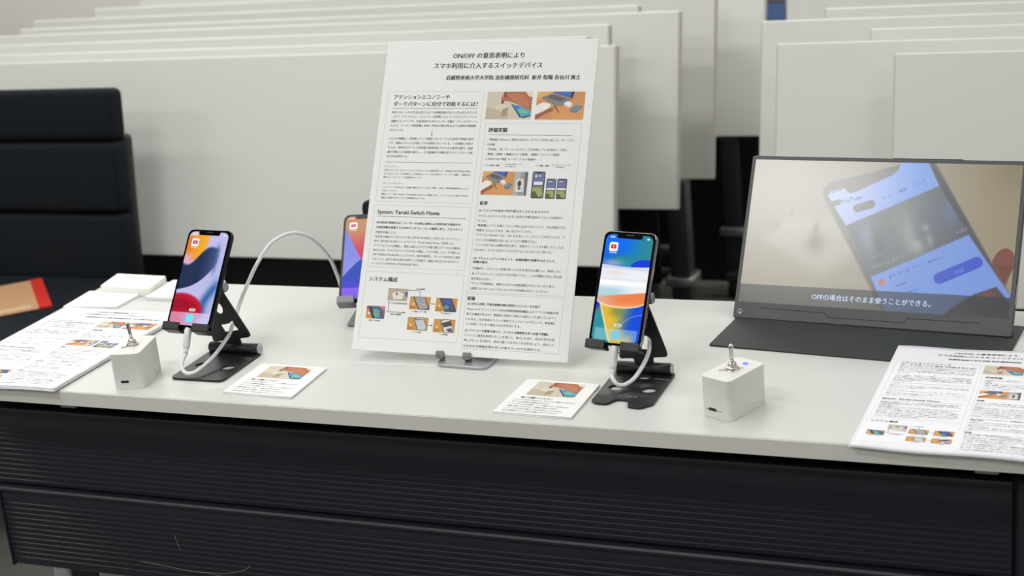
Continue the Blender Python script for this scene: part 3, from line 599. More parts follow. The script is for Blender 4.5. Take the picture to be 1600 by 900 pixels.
# ------------------------------------------------------------------ phones
def yt_icon(ink, cu, cv, s, rgb=(214, 24, 60)):
    q = s / 2
    ink.poly(rpoly([(cu - q, cv - q), (cu + q, cv - q), (cu + q, cv + q), (cu - q, cv + q)], s * .23), (250, 246, 248), 1)
    ink.poly(rpoly([(cu - q * .62, cv - q * .46), (cu + q * .62, cv - q * .46), (cu + q * .62, cv + q * .42), (cu - q * .62, cv + q * .42)], s * .12), rgb, 2)
    ink.poly([(cu - q * .16, cv - q * .22), (cu + q * .26, cv), (cu - q * .16, cv + q * .22)][::1], (250, 240, 244), 3)
def wall_a(u, v):        # blue and orange glass wallpaper
    a = 2.17
    c = np.zeros(u.shape + (3,)); c = over(c + np.array((14, 112, 246.)), (44, 138, 150), ss(.35, 1.0, u + .35 * v)); c = over(c, (24, 92, 220), ss(.05, .25, v) * (1 - ss(.3, .6, u)) * .6)
    c = over(c, (46, 150, 120), np.exp(-(((u - .42) / .26) ** 2 + ((v - .235) / .05) ** 2)) * .8)
    c = over(c, (190, 190, 190), np.exp(-(((u - .22) / .22) ** 2 + ((v - .27) / .035) ** 2)) * .7)
    d = ((u - .95) / .36) ** 2 + ((v - .30) / .085) ** 2; c = over(c, (26, 62, 222), 1 - ss(.85, 1.0, d))
    # band
    e0 = .285 + .012 * np.sin(u * 3) ; band = ss(e0 - .004, e0 + .004, v); c = over(c, (238, 240, 250), band)
    st = np.exp(-((v - .305 - .01 * u) / .012) ** 2); c = over(c, (196, 206, 228), band * st * .8); c = over(c, (228, 214, 212), np.exp(-(((u - .3) / .25) ** 2 + ((v - .36) / .03) ** 2)) * .6)
    c = over(c, (222, 226, 230), ss(.395, .41, v) * (1 - ss(.41, .46, v)) * .5); c = over(c, (255, 255, 255), ss(.42, .44, v) * (1 - ss(.455, .49, v)))
    c = over(c, (176, 214, 222), ss(.46 - .02 * u, .53, v) * (1 - .75 * ss(.3, .8, u))); c = over(c, (236, 238, 240), ss(.47, .5, v) * ss(.4, .9, u) * .9)
    # orange lens, upper edge slanting, lower edge a round arc
    ed = .585 - .065 * u; arc = .72 - .165 * ((u - .5) / .55) ** 2 * 1.05
    arc = .585 + .10 * np.sqrt(np.clip(1 - ((u - .50) / .56) ** 2, 0, 1)) * .88
    lens = ss(ed - .004, ed + .004, v); c = over(c, (238, 132, 74), lens); c = over(c, (222, 178, 156), lens * (1 - ss(.0, .55, u))); c = over(c, (248, 158, 104), lens * ss(.6, .68, v))
    below = ss(arc - .004, arc + .004, v); base = np.zeros_like(c) + np.array((216, 170, 50.))
    base = over(base, (120, 150, 110), ss(.34, .60, u + .25 * (v - .7))); base = over(base, (26, 78, 214), ss(.5, .85, u + .35 * (v - .75))); base = over(base, (240, 200, 64), (1 - ss(.1, .4, np.abs(u - .25 - .25 * (v - .6)))) * .6)
    base = over(base, (70, 110, 70), np.exp(-(((u - .45) / .15) ** 2 + ((v - .71) / .05) ** 2)) * .5)
    rl = np.abs(u - .04 - .85 * (v - .60)); left = 1 - ss(-.01, .01, u - (.04 + .85 * (v - .60)))
    base = over(base, (46, 146, 160), left * ss(.66, .76, v + .15 * u)); base = over(base, (30, 60, 190), left * (1 - ss(.66, .76, v + .15 * u)))
    base = over(base, (255, 240, 190), np.exp(-(rl / .018) ** 2) * .85)
    base = over(base, (228, 190, 60), ss(.86, 1, v) * ss(.4, .6, u) * (1 - ss(.75, .95, u)) * .9)
    rc = np.abs(np.hypot((u - 1.05) / 1, (v - 1.0) * a) - .60); base = over(base, (140, 170, 250), np.exp(-(rc / .012) ** 2) * ss(.72, .8, v + u * .2) * .6 * (1 - ss(.85, .9, v)))
    c = over(c, (0, 0, 0), below * 0); c = c * (1 - below[..., None]) + base * below[..., None]
    c = over(c, (255, 246, 226), np.exp(-((v - arc) / .006) ** 2) * .9)
    dock = ss(.868, .872, v) * (1 - ss(.978, .982, v)) * ss(.05, .06, u) * (1 - ss(.94, .95, u)); c = over(c, (196, 228, 236), dock * .42)
    return c
def wall_b(u, v):        # lavender with navy, orange and red shapes
    c = np.zeros(u.shape + (3,)) + np.array((192, 190, 236.)); c = over(c, (172, 182, 226), ss(.1, .4, v) * ss(.6, 1, u) * .6)
    o = ((u - .12) / .42) ** 2 + ((v - .06) / .27) ** 2; c = over(c, (240, 150, 40), (1 - ss(.9, 1.0, o))); c = over(c, (246, 178, 50), (1 - ss(.9, 1, o)) * ss(.1, .5, u)); c = over(c, (214, 120, 50), (1 - ss(.9, 1, o)) * (1 - ss(.0, .25, u)) * .6)
    pk = ss(.2, .3, v) * (1 - ss(.25, .5, v)) * (1 - ss(.08, .3, u)); c = over(c, (226, 176, 206), pk)
    # navy body
    up_ = .345 - .20 * ss(.0, .85, u) + .03 * np.sin(u * 9); lo_ = .63 - .10 * u - .34 * np.clip(u, 0, 1) ** 3
    nav = ss(up_ - .02, up_ + .02, v) * (1 - ss(lo_ - .006, lo_ + .006, v)) * (1 - ss(.78, .90, u)); c2 = np.zeros_like(c) + np.array((34, 50, 84.)); c2 = over(c2, (62, 78, 122), ss(.4, .8, u)); nav = np.clip(nav, 0, 1); c = c * (1 - nav[..., None]) + c2 * nav[..., None]
    c = over(c, (84, 106, 160), np.exp(-((u - .82 + .4 * (v - .25) ** 2) / .05) ** 2) * ss(.08, .2, v) * (1 - ss(.35, .5, v)) * .7)
    bl = np.exp(-((u - .98 + .25 * ss(.5, .8, v)) / .12) ** 2) * ss(.45, .62, v) * (1 - ss(.84, .98, v)); c = over(c, (44, 96, 160), bl * .9)
    r = ((u - .16) / .62) ** 2 + ((v - .86) / .20) ** 2; c = over(c, (196, 26, 54), (1 - ss(.8, 1.1, r))); c = over(c, (160, 14, 40), (1 - ss(.2, .9, r)) * (1 - ss(.8, .9, v)))
    dock = ss(.866, .87, v); c = over(c, (214, 204, 240), dock * .78); c = over(c, (220, 120, 150), dock * (1 - ss(.15, .45, u)) * .7)
    c = over(c, (206, 204, 226), (1 - ss(.03, .07, v)) * (1 - ss(.12, .3, u)) * .9)
    return c
def wall_c(u, v):        # orange and blue, purple dock
    c = np.zeros(u.shape + (3,)) + np.array((198, 140, 98.)); c = over(c, (204, 44, 84), ss(.12, .52, v))
    cl = .012 + 1.10 * np.clip(v - .15, 0, 1) ** 1.04; m1 = (1 - ss(cl - .008, cl + .008, u)) * ss(.14, .18, v); c2 = np.zeros_like(c) + np.array((122, 136, 222.)); c2 = over(c2, (150, 140, 224), ss(.3, .9, v)); c = c * (1 - m1[..., None]) + c2 * m1[..., None]
    d = ss(-.006, .006, v - (.535 + .34 * (.42 - np.clip(u, 0, .42)) ** 1.2 * 1.7)); c = over(c, (10, 66, 176), d); c = over(c, (60, 60, 200), d * ss(.66, .86, v))
    c = over(c, (146, 92, 240), ss(.868, .872, v) * .85)
    return c
def phone(label, W4, k, fm, wallpaper, colr, dockicon, side_gold=False):
    """W4: world matrix at the front face's top left (x right, y into the phone, z up)"""
    w_, h_ = .0709 * k, .1436 * k; th = .0077
    b0 = W4 @ Vector((w_ / 2, th / 2, -h_)); o = empty('smartphone', label, 'phone', b0)
    rc = .0105
    XZ = frame((0, 0, 0), (1, 0, 0), (0, 0, 1), (0, 1, 0))             # plate's XY -> front plane, thickness -> back
    pl = lambda outl, th_, bev: plate(outl, [], th_, bev)
    outl = rpoly([(0, 0), (w_, 0), (w_, -h_), (0, -h_)], rc, 9)
    obj('frame', pl(outl, th, .0022), fm, o, world=W4 @ XZ @ T(0, 0, th / 2))
    g = .0011; obj('front_glass', pl(rpoly([(g, -g), (w_ - g, -g), (w_ - g, -h_ + g), (g, -h_ + g)], rc - g, 9), .0006, .0002), M['glassblk'], o, world=W4 @ XZ @ T(0, 0, -.00005))
    b = .0042 * k; sw, sh = w_ - 2 * b, h_ - 2 * b; R = .0078
    def place(u, v): # pull corners in to the rounded outline
        x = u * sw; z = v * sh; x = x.copy(); z = z.copy()
        dz = np.minimum(z, sh - z); inn = np.where(dz < R, R - np.sqrt(np.clip(R * R - (R - dz) ** 2, 0, None)), 0)
        x = inn + (sw - 2 * inn) * u
        return np.stack([b + x, np.full(x.shape, -.00050), -b - z], 1)
    me = grid_screen(84, 176, wallpaper, place)
    sc = obj('screen', me, M['phonescreen'], o, world=W4)
    no = rpoly([(w_ / 2 - .0175 * k, -b + .001), (w_ / 2 + .0175 * k, -b + .001), (w_ / 2 + .0165 * k, -b - .0050 * k), (w_ / 2 - .0165 * k, -b - .0050 * k)], [0, 0, .003, .003], 6)
    obj('notch', pl(no, .0003, 0), M['glassblk'], sc, world=W4 @ XZ @ T(0, 0, -.00062))
    obj('earpiece', pl(rpoly([(w_ / 2 - .005, -b - .0001), (w_ / 2 + .005, -b - .0001), (w_ / 2 + .005, -b - .0010), (w_ / 2 - .005, -b - .0010)], .0004), .0001, 0), M['legdark'], sc, world=W4 @ XZ @ T(0, 0, -.0009))
    s1 = sw * 1000; H1 = sh * 1000
    fn = lambda V: np.stack([b + V[:, 0] / 1000, -.00056 - V[:, 2] * .00004, -b - V[:, 1] / 1000], 1)
    def icon(name, draw):
        ink = Ink(); draw(ink); return obj(name, ink.mesh(fn), M['phonescreen'], sc, world=W4)
    icon('app_icon', lambda k_: yt_icon(k_, .185 * s1, .118 * H1, .185 * s1, colr))
    icon('app_name', lambda k_: k_.text('YouTube', .105 * s1, .172 * H1, .265 * s1, 2.6, (246, 244, 250), .01, 1))
    icon('clock_text', lambda k_: k_.text('10:08', .085 * s1, .026 * H1, .185 * s1, 3.0, (250, 250, 255), .02, 1))
    icon('battery_icon', lambda k_: k_.poly(rpoly([(.87 * s1, 3.2), (.925 * s1, 3.2), (.925 * s1, 4.9), (.87 * s1, 4.9)], .5), (246, 250, 250), 1))
    icon('search_pill', lambda k_: (k_.poly(rpoly([(.44 * s1, .822 * H1), (.60 * s1, .822 * H1), (.60 * s1, .852 * H1), (.44 * s1, .852 * H1)], 1.9), (216, 222, 214) if dockicon[0] < 130 else (226, 206, 224), 1), k_.text('検索', .475 * s1, .838 * H1, .57 * s1, 2.7, (120, 124, 130), 0, 2)))
    q = .085 * s1; cx_, cy_ = .50 * s1, .925 * H1
    icon('dock_icon', lambda k_: k_.poly(rpoly([(cx_ - q, cy_ - q), (cx_ + q, cy_ - q), (cx_ + q, cy_ + q), (cx_ - q, cy_ + q)], q * .45), dockicon, 1))
    for zz in (.034, .046): obj('side_button', box(-.0004, .0004, th * .35, th * .65, -zz - .009, -zz, .0002, 1), fm, o, world=W4)
    obj('side_button', box(w_ - .0002, w_ + .0006, th * .35, th * .65, -.056, -.040, .0002, 1), fm, o, world=W4)
    return o, W4, w_, h_
def RM(x, y, z):
    v = Vector((x, y, z)); return Quaternion(v.normalized(), v.length).to_matrix().to_4x4()
def scaled(t, R, k):         # the same picture of the phone from a point k times as far
    C = m.translation; t = Vector(t); return Matrix.Translation(C + k * (t - C)) @ R
P1 = scaled((-.9948, .2424, .1497), RM(-.653, .0276, -.003), .965)
P2 = scaled((-.3849, .2395, .1586), RM(-.5112, .0448, -.0995), .975)
ph1 = phone('smartphone with navy and red wallpaper on the left black stand', P1, .965, M['frameblk'], wall_b, (206, 20, 84), (110, 236, 250))
ph2 = phone('bright smartphone with blue and orange wallpaper on the right black stand', P2, .975, M['frameslv'], wall_a, (222, 22, 60), (124, 206, 236))
t3, w3 = math.radians(45), math.radians(15)
X3 = Vector((math.cos(w3), math.sin(w3), 0)); B3 = Vector((-math.sin(w3), math.cos(w3), 0)); U3 = math.cos(t3) * Vector((0, 0, 1)) + math.sin(t3) * B3; N3 = math.cos(t3) * B3 - math.sin(t3) * Vector((0, 0, 1))
P3 = frame(Vector((-.799, .283, .034)) + U3 * .1436 * .97, X3, N3, U3)
ph3 = phone('smartphone with orange and purple wallpaper half hidden behind the poster', P3, .97, M['frameblk'], wall_c, (206, 20, 84), (150, 220, 250))

pk = obj('battery_pack', plate(rpoly([(-.803, 0), (-.732, 0), (-.732, .150), (-.803, .150)], .014), [], .010, .002), M['black'], None, world=frame((0, .398, 0), (1, 0, 0), (0, 0, 1), (0, -1, 0)))
tag(pk, 'black upright battery pack, only its top corner showing between rear phone and poster', 'battery')
# ------------------------------------------------------------------ folding phone stands
def phone_stand(label, P, cx, y0, hx, hm, notch, cat_hole, yaw=0.0, hw=.034, txt=False):
    pw, W4, w_, h_ = P
    o = empty('phone_stand', label, 'phone stand', (cx, y0 + .05, 0), yaw)
    B = T(cx, y0, 0) @ Matrix.Rotation(yaw, 4, 'Z')
    if notch: outl = rpoly([(-.0375, .006), (-.031, .0), (-.016, -.001), (-.009, .014), (.004, .014), (.009, .001), (.010, -.005), (.026, -.007), (.0375, .006), (.0375, .102), (-.0375, .102)], [.004, .004, .006, .009, .008, .004, .003, .008, .008, .003, .003])
    else: outl = rpoly([(-.0395, .0), (.0395, .0), (.0395, .100), (-.0395, .100)], [.009, .010, .003, .003])
    hs = [ell(-.020, .048, .0092, .0085), ell(.021, .046, .0092, .0085)] + ([ell(.004, .084, .0085, .006)] if notch else [])
    bs = obj('base_plate', plate(outl, hs, .0032, .0005), hm, o, world=B @ T(0, 0, .0018))
    if txt:
        ink = Ink(); ink.text('DIVI', -13, 0, 8, 4.4, (206, 206, 206), .02, 1, res=2)
        fn = lambda V: np.stack([V[:, 0] / 1000 + .006, .021 - V[:, 1] / 1000, .00350 + V[:, 2] * .00003], 1)
        obj('printed_text', ink.mesh(fn), M['ink'], bs, world=B)
    hy, hz = .100, .0085
    hg = obj('lower_hinge', cyl((-hw, hy, hz), (hw, hy, hz), .0074, n=28), hm, o, world=B)
    for s_ in (-1, 1): obj('hinge_cap', cyl((s_ * hw, hy, hz), (s_ * (hw + .0016), hy, hz), .0072, .0062, n=28), M['silver'], hg, world=B)
    bk = W4 @ Vector((w_ / 2, .0077 + .012, -h_ + .062)); low = B @ Vector((0, hy, hz + .003))
    # arm: a tapered plate between the two hinges
    top = Vector((bk.x + .012, bk.y, bk.z)); lowx = Vector((low.x, low.y, low.z)); up_ = (top - lowx); L = up_.length; upn = up_.normalized(); X = Vector((1, 0, 0)); X = (X - upn * X.dot(upn)).normalized(); N = X.cross(upn)
    AW = frame(lowx, X, upn, N)
    outl = rpoly([(-.012, 0), (.012, 0), (.012, .010), (.031, .010), (.029, .020), (.011, L), (-.011, L), (-.029, .020), (-.031, .010), (-.012, .010)], [0, 0, .003, .005, .006, .003, .003, .006, .005, .003])
    if cat_hole: hl = [[(-.011, .036), (-.008, .033), (.005, .0335), (.012, .037), (.0125, .030), (.0165, .022), (.006, .0215), (-.007, .022)], ell(-.003, .057, .0065, .0085, a=.3)]
    else: hl = [ell(.003, .029, .0095, .0088), ell(.001, .053, .0055, .0058)]
    obj('arm', plate(outl, hl, .0032, .0004), hm, o, world=AW)
    hg2 = obj('upper_hinge', cyl(top - X * .019, top + X * .019, .0070, n=28), hm, o, world=I4)
    obj('hinge_cap', cyl(top + X * .019, top + X * .0208, .0068, .0058, n=28), M['silver'], hg2, world=I4)
    # cradle in the phone's own frame
    XZ = frame((0, 0, 0), (1, 0, 0), (0, 0, 1), (0, 1, 0))
    c0 = w_ / 2
    cr = obj('cradle', plate(rpoly([(c0 - .031, -h_ - .002), (c0 - .012, -h_ - .002), (c0 - .009, -h_ + .010), (c0 + .009, -h_ + .010), (c0 + .012, -h_ - .002), (c0 + .031, -h_ - .002), (c0 + .031, -h_ + .075), (c0 - .031, -h_ + .075)], .004), [], .0030, .0004), hm, o, world=W4 @ XZ @ T(0, 0, .0077 + .0024))
    for s_ in (-1, 1):
        xc = c0 + s_ * .0225
        bm = bmesh.new(); add_box(bm, xc - .0125, xc + .0125, -.0065, .0115, -h_ - .0052, -h_ - .0012, .0012, 2); add_box(bm, xc - .0125, xc + .0125, -.0068, -.0030, -h_ - .0050, -h_ + .0062, .0013, 2)
        obj('hook', bm_mesh(bm), hm, cr, world=W4)
    return o
phone_stand('left black folding phone stand with a straight-edged base', ph1, -.894, .058, 0, M['black'], False, True, hw=.0375)
phone_stand('right black folding phone stand with a notched base lettered in white', ph2, -.3205, .062, 0, M['black'], True, False, hw=.0335, txt=True)
phone_stand('grey folding phone stand mostly hidden behind the poster', ph3, -.748, .285, 0, mat('grey_coating', (120, 121, 122), .4, metal=.3), False, False, yaw=w3, hw=.030)

# ------------------------------------------------------------------ charging cables
def plug_cable(label, W4, w_, h_, pts, off=0.0):
    b0 = W4 @ Vector((w_ / 2 + off, .0040, -h_)); d = (W4.to_3x3() @ Vector((0, 0, -1))).normalized()
    dd = (d + Vector((0, 0, -.6))).normalized()
    o = empty('charging_cable', label, 'cable', b0 + dd * .02)
    p1 = b0 + d * .004
    obj('connector', tube([b0 - d * .001, b0 + d * .008, p1 + d * .005 + dd * .010, p1 + d * .005 + dd * .017], .0048, n=16, rad=lambda t: .0048 if t < .82 else .0048 - (t - .82) * 5 * .0012), M['cable'], o, world=I4)
    e = p1 + d * .005 + dd * .017
    obj('strain_relief', cyl(e - dd * .001, e + dd * .008, .0036, .0028), M['cable'], o, world=I4)
    obj('cord', tube([e + dd * .006] + [Vector(p) for p in pts], .0026, n=12, k=7), M['cable'], o, world=I4)
    return o
C1 = [(-.9205, .070, .0180), (-.9150, .064, .0110), (-.9068, .063, .0082), (-.8975, .070, .0100), (-.8945, .100, .0150), (-.8945, .128, .0225), (-.8936, .148, .0311), (-.8924, .157, .0407), (-.8964, .175, .0475), (-.9014, .195, .0571), (-.899, .215, .0762), (-.8915, .235, .1003), (-.8823, .26, .1213), (-.8721, .28, .1292), (-.863, .3, .128), (-.8562, .325, .115), (-.8512, .345, .0957), (-.8473, .362, .0703), (-.8484, .378, .0407), (-.8490, .388, .0150), (-.846, .396, .0030), (-.83, .41, .0024), (-.79, .42, .0024)]
plug_cable('long white charging cable arching from the left phone to the phone behind', P1, ph1[2], ph1[3], C1)
C2 = [(-.3425, .104, .0180), (-.3365, .100, .0120), (-.3290, .104, .0090), (-.3200, .116, .0128), (-.3134, .133, .0229), (-.3108, .150, .0326), (-.3125, .162, .0385), (-.3170, .178, .0450), (-.325, .195, .055), (-.338, .205, .050), (-.348, .214, .028), (-.356, .226, .008), (-.366, .232, .0028), (-.378, .228, .0028)]
plug_cable('short white charging cable looping under the right bright phone', P2, ph2[2], ph2[3], C2)

# ------------------------------------------------------------------ white switch boxes
def switch_box(label, x, y, a, led, b1=.0405, b2=.0687, h=.0484):
    """x, y: the front corner; a: heading of the long side"""
    o = empty('switch_box', label, 'device', (x, y, 0), a)
    L = T(x, y, 0) @ Matrix.Rotation(a, 4, 'Z')          # local: body spans x -b1..0, y 0..b2
    tp = .0015
    bm = bmesh.new(); add_box(bm, -b1, 0, 0, b2, .0002, h, 0)
    bmesh.ops.bevel(bm, geom=[e for e in bm.edges if abs(e.verts[0].co.z - e.verts[1].co.z) > .01], offset=.006, segments=6, affect='EDGES', profile=.5)
    bmesh.ops.bevel(bm, geom=[e for e in bm.edges if e.verts[0].co.z > h - .001 and e.verts[1].co.z > h - .001], offset=.0008, segments=2, affect='EDGES', profile=.5)
    bd = obj('housing', bm_mesh(bm), M['plastic'], o, world=L)
    obj('usb_port', box(-b1 * .60 - .006, -b1 * .60 + .005, -.0004, .004, .0085, .0125, .0006, 1), M['deepblack'], o, world=L)
    obj('port_slit', box(-b1 * .60 - .010, -b1 * .60 + .012, -.00015, .001, .0098, .0104), M['legdark'] if led else M['plastic'], o, world=L)
    obj('side_button', box(-.001, .0004, b2 * .60, b2 * .60 + .005, .0085, .012, .0004, 1), M['plastic'], o, world=L)
    cx, cy = -b1 * .52, b2 * .47
    A = L @ T(cx + .001, cy + .001, h) @ Matrix.Diagonal((1.25, 1.25, 1.1, 1))
    sw = obj('lock_washer', lathe([(.0068, 0), (.0068, .0008), (.0034, .0008), (.0034, 0)], 28), M['chrome'], o, world=A)
    obj('washer_tab', box(-.0125, -.006, -.0018, .0018, 0, .0005, .0003, 1), M['chrome'], sw, world=A @ Matrix.Rotation(.7, 4, 'Z'))
    hn = obj('hex_nut', lathe([(.0050, .0008), (.0056, .0010), (.0056, .0034), (.0050, .0037)], 6), M['chrome'], o, world=A)
    for p in hn.data.polygons: p.use_smooth = False
    obj('bushing', lathe([(.0040, .003), (.0040, .0062), (.0036, .0075), (.0026, .0082)], 24), M['chrome'], o, world=A)
    obj('lever', lathe([(.0016, 0), (.0018, .010), (.0022, .0188), (.0024, .0205), (.0018, .0218), (.0006, .0223)], 20), M['chrome'], o, world=A @ T(0, 0, .0062) @ Matrix.Rotation(.10 if led else -.10, 4, 'X') @ Matrix.Rotation(.06 if led else -.14, 4, 'Y'))
    if led:
        obj('status_light', lathe([(.0032, 0), (.0032, .0004), (.0022, .0009), (.0005, .0011)], 20), M['led'], o, world=L @ T(-b1 * .44, b2 * .80, h))
        obj('red_mark', box(-.004, .004, -.0007, .0007, 0, .0002), M['redmark'], o, world=L @ T(-b1 * .36, b2 * .60, h) @ Matrix.Rotation(.6, 4, 'Z'))
    return o
switch_box('white switch box with chrome toggle beside the left handout stack', -.9507, .0247, .331 - .09, False)
switch_box('white switch box with chrome toggle and glowing blue light near the monitor', -.1839, .0353, -.406, True)

# ------------------------------------------------------------------ portable monitor on its folio cover
MW = Matrix.Translation((-.2462, .4757, .189)) @ RM(-.5222, .0234, -.1058)     # origin: screen's top left
mo = empty('portable_monitor', 'charcoal portable monitor showing a video with a Japanese subtitle', 'monitor', MW @ Vector((.172, .006, -.214)))
XZ = frame((0, 0, 0), (1, 0, 0), (0, 0, 1), (0, 1, 0))
obj('shell', plate(rpoly([(-.0055, .0055), (.3500, .0055), (.3500, -.2155), (-.0055, -.2155)], .004), [], .0085, .001), M['mongrey'], mo, world=MW @ XZ @ T(0, 0, .00525))
bz = plate(rpoly([(-.0048, .0048), (.3492, .0048), (.3492, -.2148), (-.0048, -.2148)], .0035), [rpoly([(0, 0), (.344, 0), (.344, -.1935), (0, -.1935)], .0003)[::-1]], .0010, .0002)
obj('bezel', bz, M['mongrey'], mo, world=MW @ XZ @ T(0, 0, .0006))
obj('bezel_groove', tube([(.0301, 0, -.2005), (.07, 0, -.2008), (.114, 0, -.2014), (.1165, 0, -.2022), (.1225, 0, -.2064), (.126, 0, -.2068), (.17, 0, -.2068), (.2165, 0, -.2068), (.2190, 0, -.2062), (.2225, 0, -.2018), (.226, 0, -.2012), (.27, 0, -.2009), (.3108, 0, -.2007)], .0003, n=6, k=4), M['deepblack'], mo, world=MW)
pb = obj('power_button', cyl((.004, -.0004, -.2071), (.004, .001, -.2071), .0036, n=28), M['deepblack'], mo, world=MW)
obj('button_rim', lathe([(.0029, 0), (.0036, .0003), (.0037, .0007), (.0033, .0007), (.0028, .0003)], 28), M['silver'], pb, world=MW @ T(.004, -.0001, -.2071) @ Matrix.Rotation(PI / 2, 4, 'X'))
obj('top_button', box(.183, .271, .001, .007, .0050, .0061, .0004, 1), M['deepblack'], mo, world=MW)
def poly_mask(U, V, pts, blur):
    A_ = np.array(pts, float); N = len(A_); d = np.full(U.shape, 1e9); ins = np.zeros(U.shape, bool)
    for i in range(N):
        a = A_[i]; b_ = A_[(i + 1) % N]; e = b_ - a; L = e @ e; t = np.clip(((U - a[0]) * e[0] + (V - a[1]) * e[1]) / L, 0, 1)
        d = np.minimum(d, np.hypot(U - a[0] - t * e[0], V - a[1] - t * e[1]))
        cnd = ((a[1] > V) != (b_[1] > V)); with_ = (b_[0] - a[0]) * (V - a[1]) / (b_[1] - a[1] + 1e-12) + a[0]; ins ^= cnd & (U < with_)
    sd = np.where(ins, -d, d); return 1 - ss(-blur, blur, sd)
def video(u, v):
    U, V = u * 344, v * 193.5; c = np.zeros(u.shape + (3,)) + np.array((146, 142, 130.)); c = over(c, (142, 131, 106), ss(140, 330, U)); c = over(c, (126, 116, 94), ss(280, 344, U) * (1 - ss(0, 60, V)) * .7); c = over(c, (158, 146, 126), ss(60, 190, V) * (1 - ss(60, 200, U)) * .6)
    c = over(c, (172, 168, 158), poly_mask(U, V, [(26, 109), (49, 82), (112, 71), (155, 116), (109, 154)], 12) * .55)
    c = over(c, (104, 102, 100), np.exp(-(((U - 94) / 12) ** 2 + ((V - 110) / 13) ** 2)) * .7); c = over(c, (96, 94, 92), np.exp(-(((U - 93) / 4) ** 2 + ((V - 92) / 10) ** 2)) * .5)
    for x_, y_ in ((58, 72), (40, 88)): c = over(c, (110, 106, 100), np.exp(-(((U - x_) / 3) ** 2 + ((V - y_) / 3) ** 2)) * .4)
    body = [(96, 46), (97, 36), (104, 29), (231, -8.4), (347, 170), (352, 197.6), (197.5, 205)]
    c = over(c, (118, 116, 112), poly_mask(U, V, body, 2.2)); c = over(c, (62, 64, 68), poly_mask(U, V, body, 2.2) * ss(150, 270, U + .2 * V))
    ui = poly_mask(U, V, [(103.4, 45.8), (107, 41), (123.4, 35.7), (129, 41.5), (134, 42.5), (139.9, 40.4), (186, 16), (192, 8), (193.8, -1.8), (226.9, -2.5), (244.5, 29.7), (131.6, 85.8)], 1.2)
    c = over(c, (150, 166, 206), ui); c = over(c, (112, 146, 212), ui * ss(130, 230, U)); c = over(c, (170, 180, 208), ui * (1 - ss(105, 150, U)) * .6)
    th = poly_mask(U, V, [(131.6, 85.8), (244.5, 29.7), (286.8, 90.7), (171.3, 151.2)], 1.5); c = over(c, (96, 104, 108), th); c = over(c, (72, 80, 92), th * ss(200, 285, U))
    for x_, y_, sx, sy, cc in [(160, 98, 9, 22, (124, 134, 150)), (178, 112, 7, 22, (78, 84, 86)), (212, 92, 10, 26, (136, 144, 146)), (225, 108, 9, 9, (150, 156, 150)), (245, 70, 10, 20, (82, 92, 106)), (262, 62, 9, 20, (92, 104, 136)), (240, 100, 4, 8, (138, 144, 146)), (198, 80, 6, 18, (112, 120, 112)), (233, 84, 5, 5, (132, 140, 142))]:
        c = over(c, cc, np.exp(-(((U - x_ - .25 * (V - y_)) / sx) ** 2 + ((V - y_) / sy) ** 2)) * th * .8)
    lo_ = poly_mask(U, V, [(171.3, 151.2), (286.8, 90.7), (341, 160), (343.4, 164.1), (341, 170), (330, 158), (316, 150), (300, 176), (258, 198), (195.6, 198)], 1.2)
    low = poly_mask(U, V, [(171.3, 151.2), (286.8, 90.7), (343.4, 164.1), (343.1, 198), (195.6, 198)], 1.2)
    c = over(c, (104, 138, 206), low); c = over(c, (122, 150, 204), low * (1 - ss(175, 230, U)) * .6)
    dk = poly_mask(U, V, [(326, 155), (333, 162), (345, 176), (345, 198), (262, 199), (276, 184), (300, 166)], 2); c = over(c, (38, 38, 46), dk); c = over(c, (96, 50, 48), dk * np.exp(-(((U - 318) / 14) ** 2 + ((V - 164) / 6) ** 2))); c = over(c, (60, 62, 76), dk * ss(185, 196, V) * .7)
    fg = 1 - ss(.88, 1.08, ((U - 331 + .12 * (V - 127)) / 13.5) ** 2 + ((V - 127) / 21.5) ** 2); bdm = poly_mask(U, V, body, 2.0); c = over(c, (112, 56, 46), fg * (1 - bdm)); c = over(c, (98, 46, 38), poly_mask(U, V, [(318, 127), (343, 128), (337, 152), (330, 146)], 2) * (1 - bdm))
    # pill and chip
    def cap(x0, y0, x1, y1, r): e = np.array((x1 - x0, y1 - y0.__float__())); L = e @ e; t = np.clip(((U - x0) * e[0] + (V - y0) * e[1]) / L, 0, 1); return 1 - ss(r - .8, r + .8, np.hypot(U - x0 - t * e[0], V - y0 - t * e[1]))
    c = over(c, (30, 66, 184), cap(257.0, 147.6, 300.0, 125.6, 7.2)); c = over(c, (104, 106, 106), cap(144.0, 62.0, 161.0, 56.0, 5.4))
    c = over(c, (112, 114, 110), cap(112.0, 57.0, 118.0, 55.0, 3.6)); c = over(c, (176, 110, 90), 1 - ss(3.2, 5, np.hypot(U - 185.8, V - 157)))
    sb = ss(169.2, 170.2, V + 2.6 * u); c = c * (1 - .52 * sb[..., None]) + np.array((20, 22, 30.)) * .10 * sb[..., None]
    return c
sp_ = lambda u, v: np.stack([u * .344, np.full(u.shape, .0002), -v * .1935], 1)
scr = obj('screen', grid_screen(430, 242, video, sp_), M['monscreen'], mo, world=MW)
fn = lambda V: np.stack([V[:, 0] / 1000, .00014 - V[:, 2] * .00004, -V[:, 1] / 1000], 1)
def vtext(name, *a_, **k_):
    ink = Ink(); ink.text(*a_, **k_); return obj(name, ink.mesh(fn), M['monscreen'], scr, world=MW)
vtext('subtitle', 'OFFの場合はそのまま使うことができる。', 97.8, 181.2, 249.5, 8.6, (196, 216, 246), 0, 1, res=3)
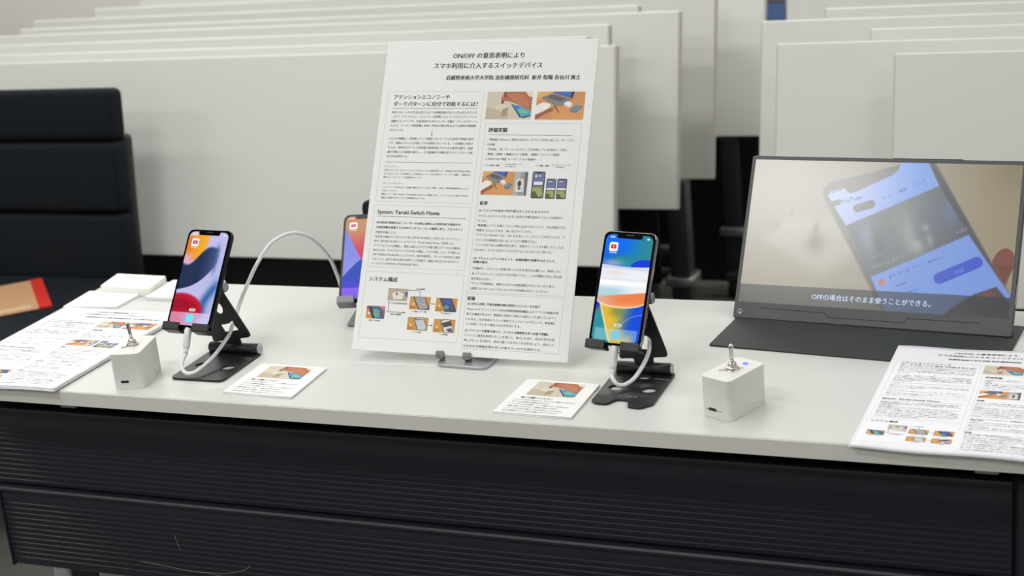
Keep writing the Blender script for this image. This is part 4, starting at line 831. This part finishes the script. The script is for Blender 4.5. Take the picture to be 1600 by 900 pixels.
for s_, x_, y_, x1, sz, cc, an in [('YouTube', 121, 54.4, 149, 7.5, (116, 124, 150), -.28), ('すべて', 146, 60.3, 160, 4.2, (150, 154, 158), -.30), ('ゲーム', 174, 48.5, 186, 3.2, (92, 108, 156), -.42), ('音楽', 195, 38.6, 205, 4.6, (84, 98, 146), -.42),
        ('ライブ', 214, 29, 228, 4, (92, 116, 172), -.42), ('10:25', 108, 42.5, 121, 3.6, (116, 124, 150), -.42), ('A story', 161, 128.5, 187, 8.5, (136, 142, 140), -.36), ('stories #111', 172, 137.5, 213, 8.5, (140, 147, 146), -.40), ('1:51', 272.5, 88, 285, 6, (132, 142, 158), -.45),
        ('【ドラマ】', 195, 149.5, 220, 5.6, (76, 96, 160), -.42), ('サブスク・動画配信の', 222, 136.5, 262, 4.2, (86, 112, 176), -.42), ('を配信中', 204, 160.8, 218, 3.8, (76, 98, 158), -.40), ('登録する', 218, 168.8, 232, 3.6, (70, 90, 144), -.36), ('詳細', 275, 139.6, 286, 6.2, (96, 126, 214), -.42)]:
    vtext('video_text', s_, x_, y_, x1, sz, cc, 0, 1, ang=an, res=2)
# side plug
pl_ = obj('side_port', box(.3498, .3508, .002, .007, -.176, -.150, .0003, 1), M['silver'], mo, world=MW)
cu_ = empty('folio_cover', 'charcoal folio cover folded flat as the foot under the portable monitor', 'cover', (-.09, .31, 0))
ux = Vector((.9943, -.1066, 0)); uy = Vector((.1066, .9943, 0)); CW = frame((-.268, .266, .0), ux, uy, (0, 0, 1))
obj('foot_flap', plate(rpoly([(0, 0), (.3575, 0), (.3575, .150), (0, .150)], .004), [], .0022, .0005), M['cover'], cu_, world=CW @ T(0, 0, .0013))
q0 = CW @ Vector((.178, .150, .002)); q1 = MW @ Vector((.172, .0135, -.085)); dv = q1 - q0; Lp = dv.length; dz_ = dv.normalized(); nx_ = ux.cross(dz_)
obj('support_flap', box(-.15, .15, -.0012, .0012, 0, Lp, .0006, 1), M['cover'], cu_, world=frame(q0, ux, -nx_, dz_))
obj('back_flap', box(.022, .322, .0100, .0122, -.095, -.002, .0006, 1), M['cover'], cu_, world=MW)

bpy.data.objects.remove(_fo); bpy.data.curves.remove(_fc)
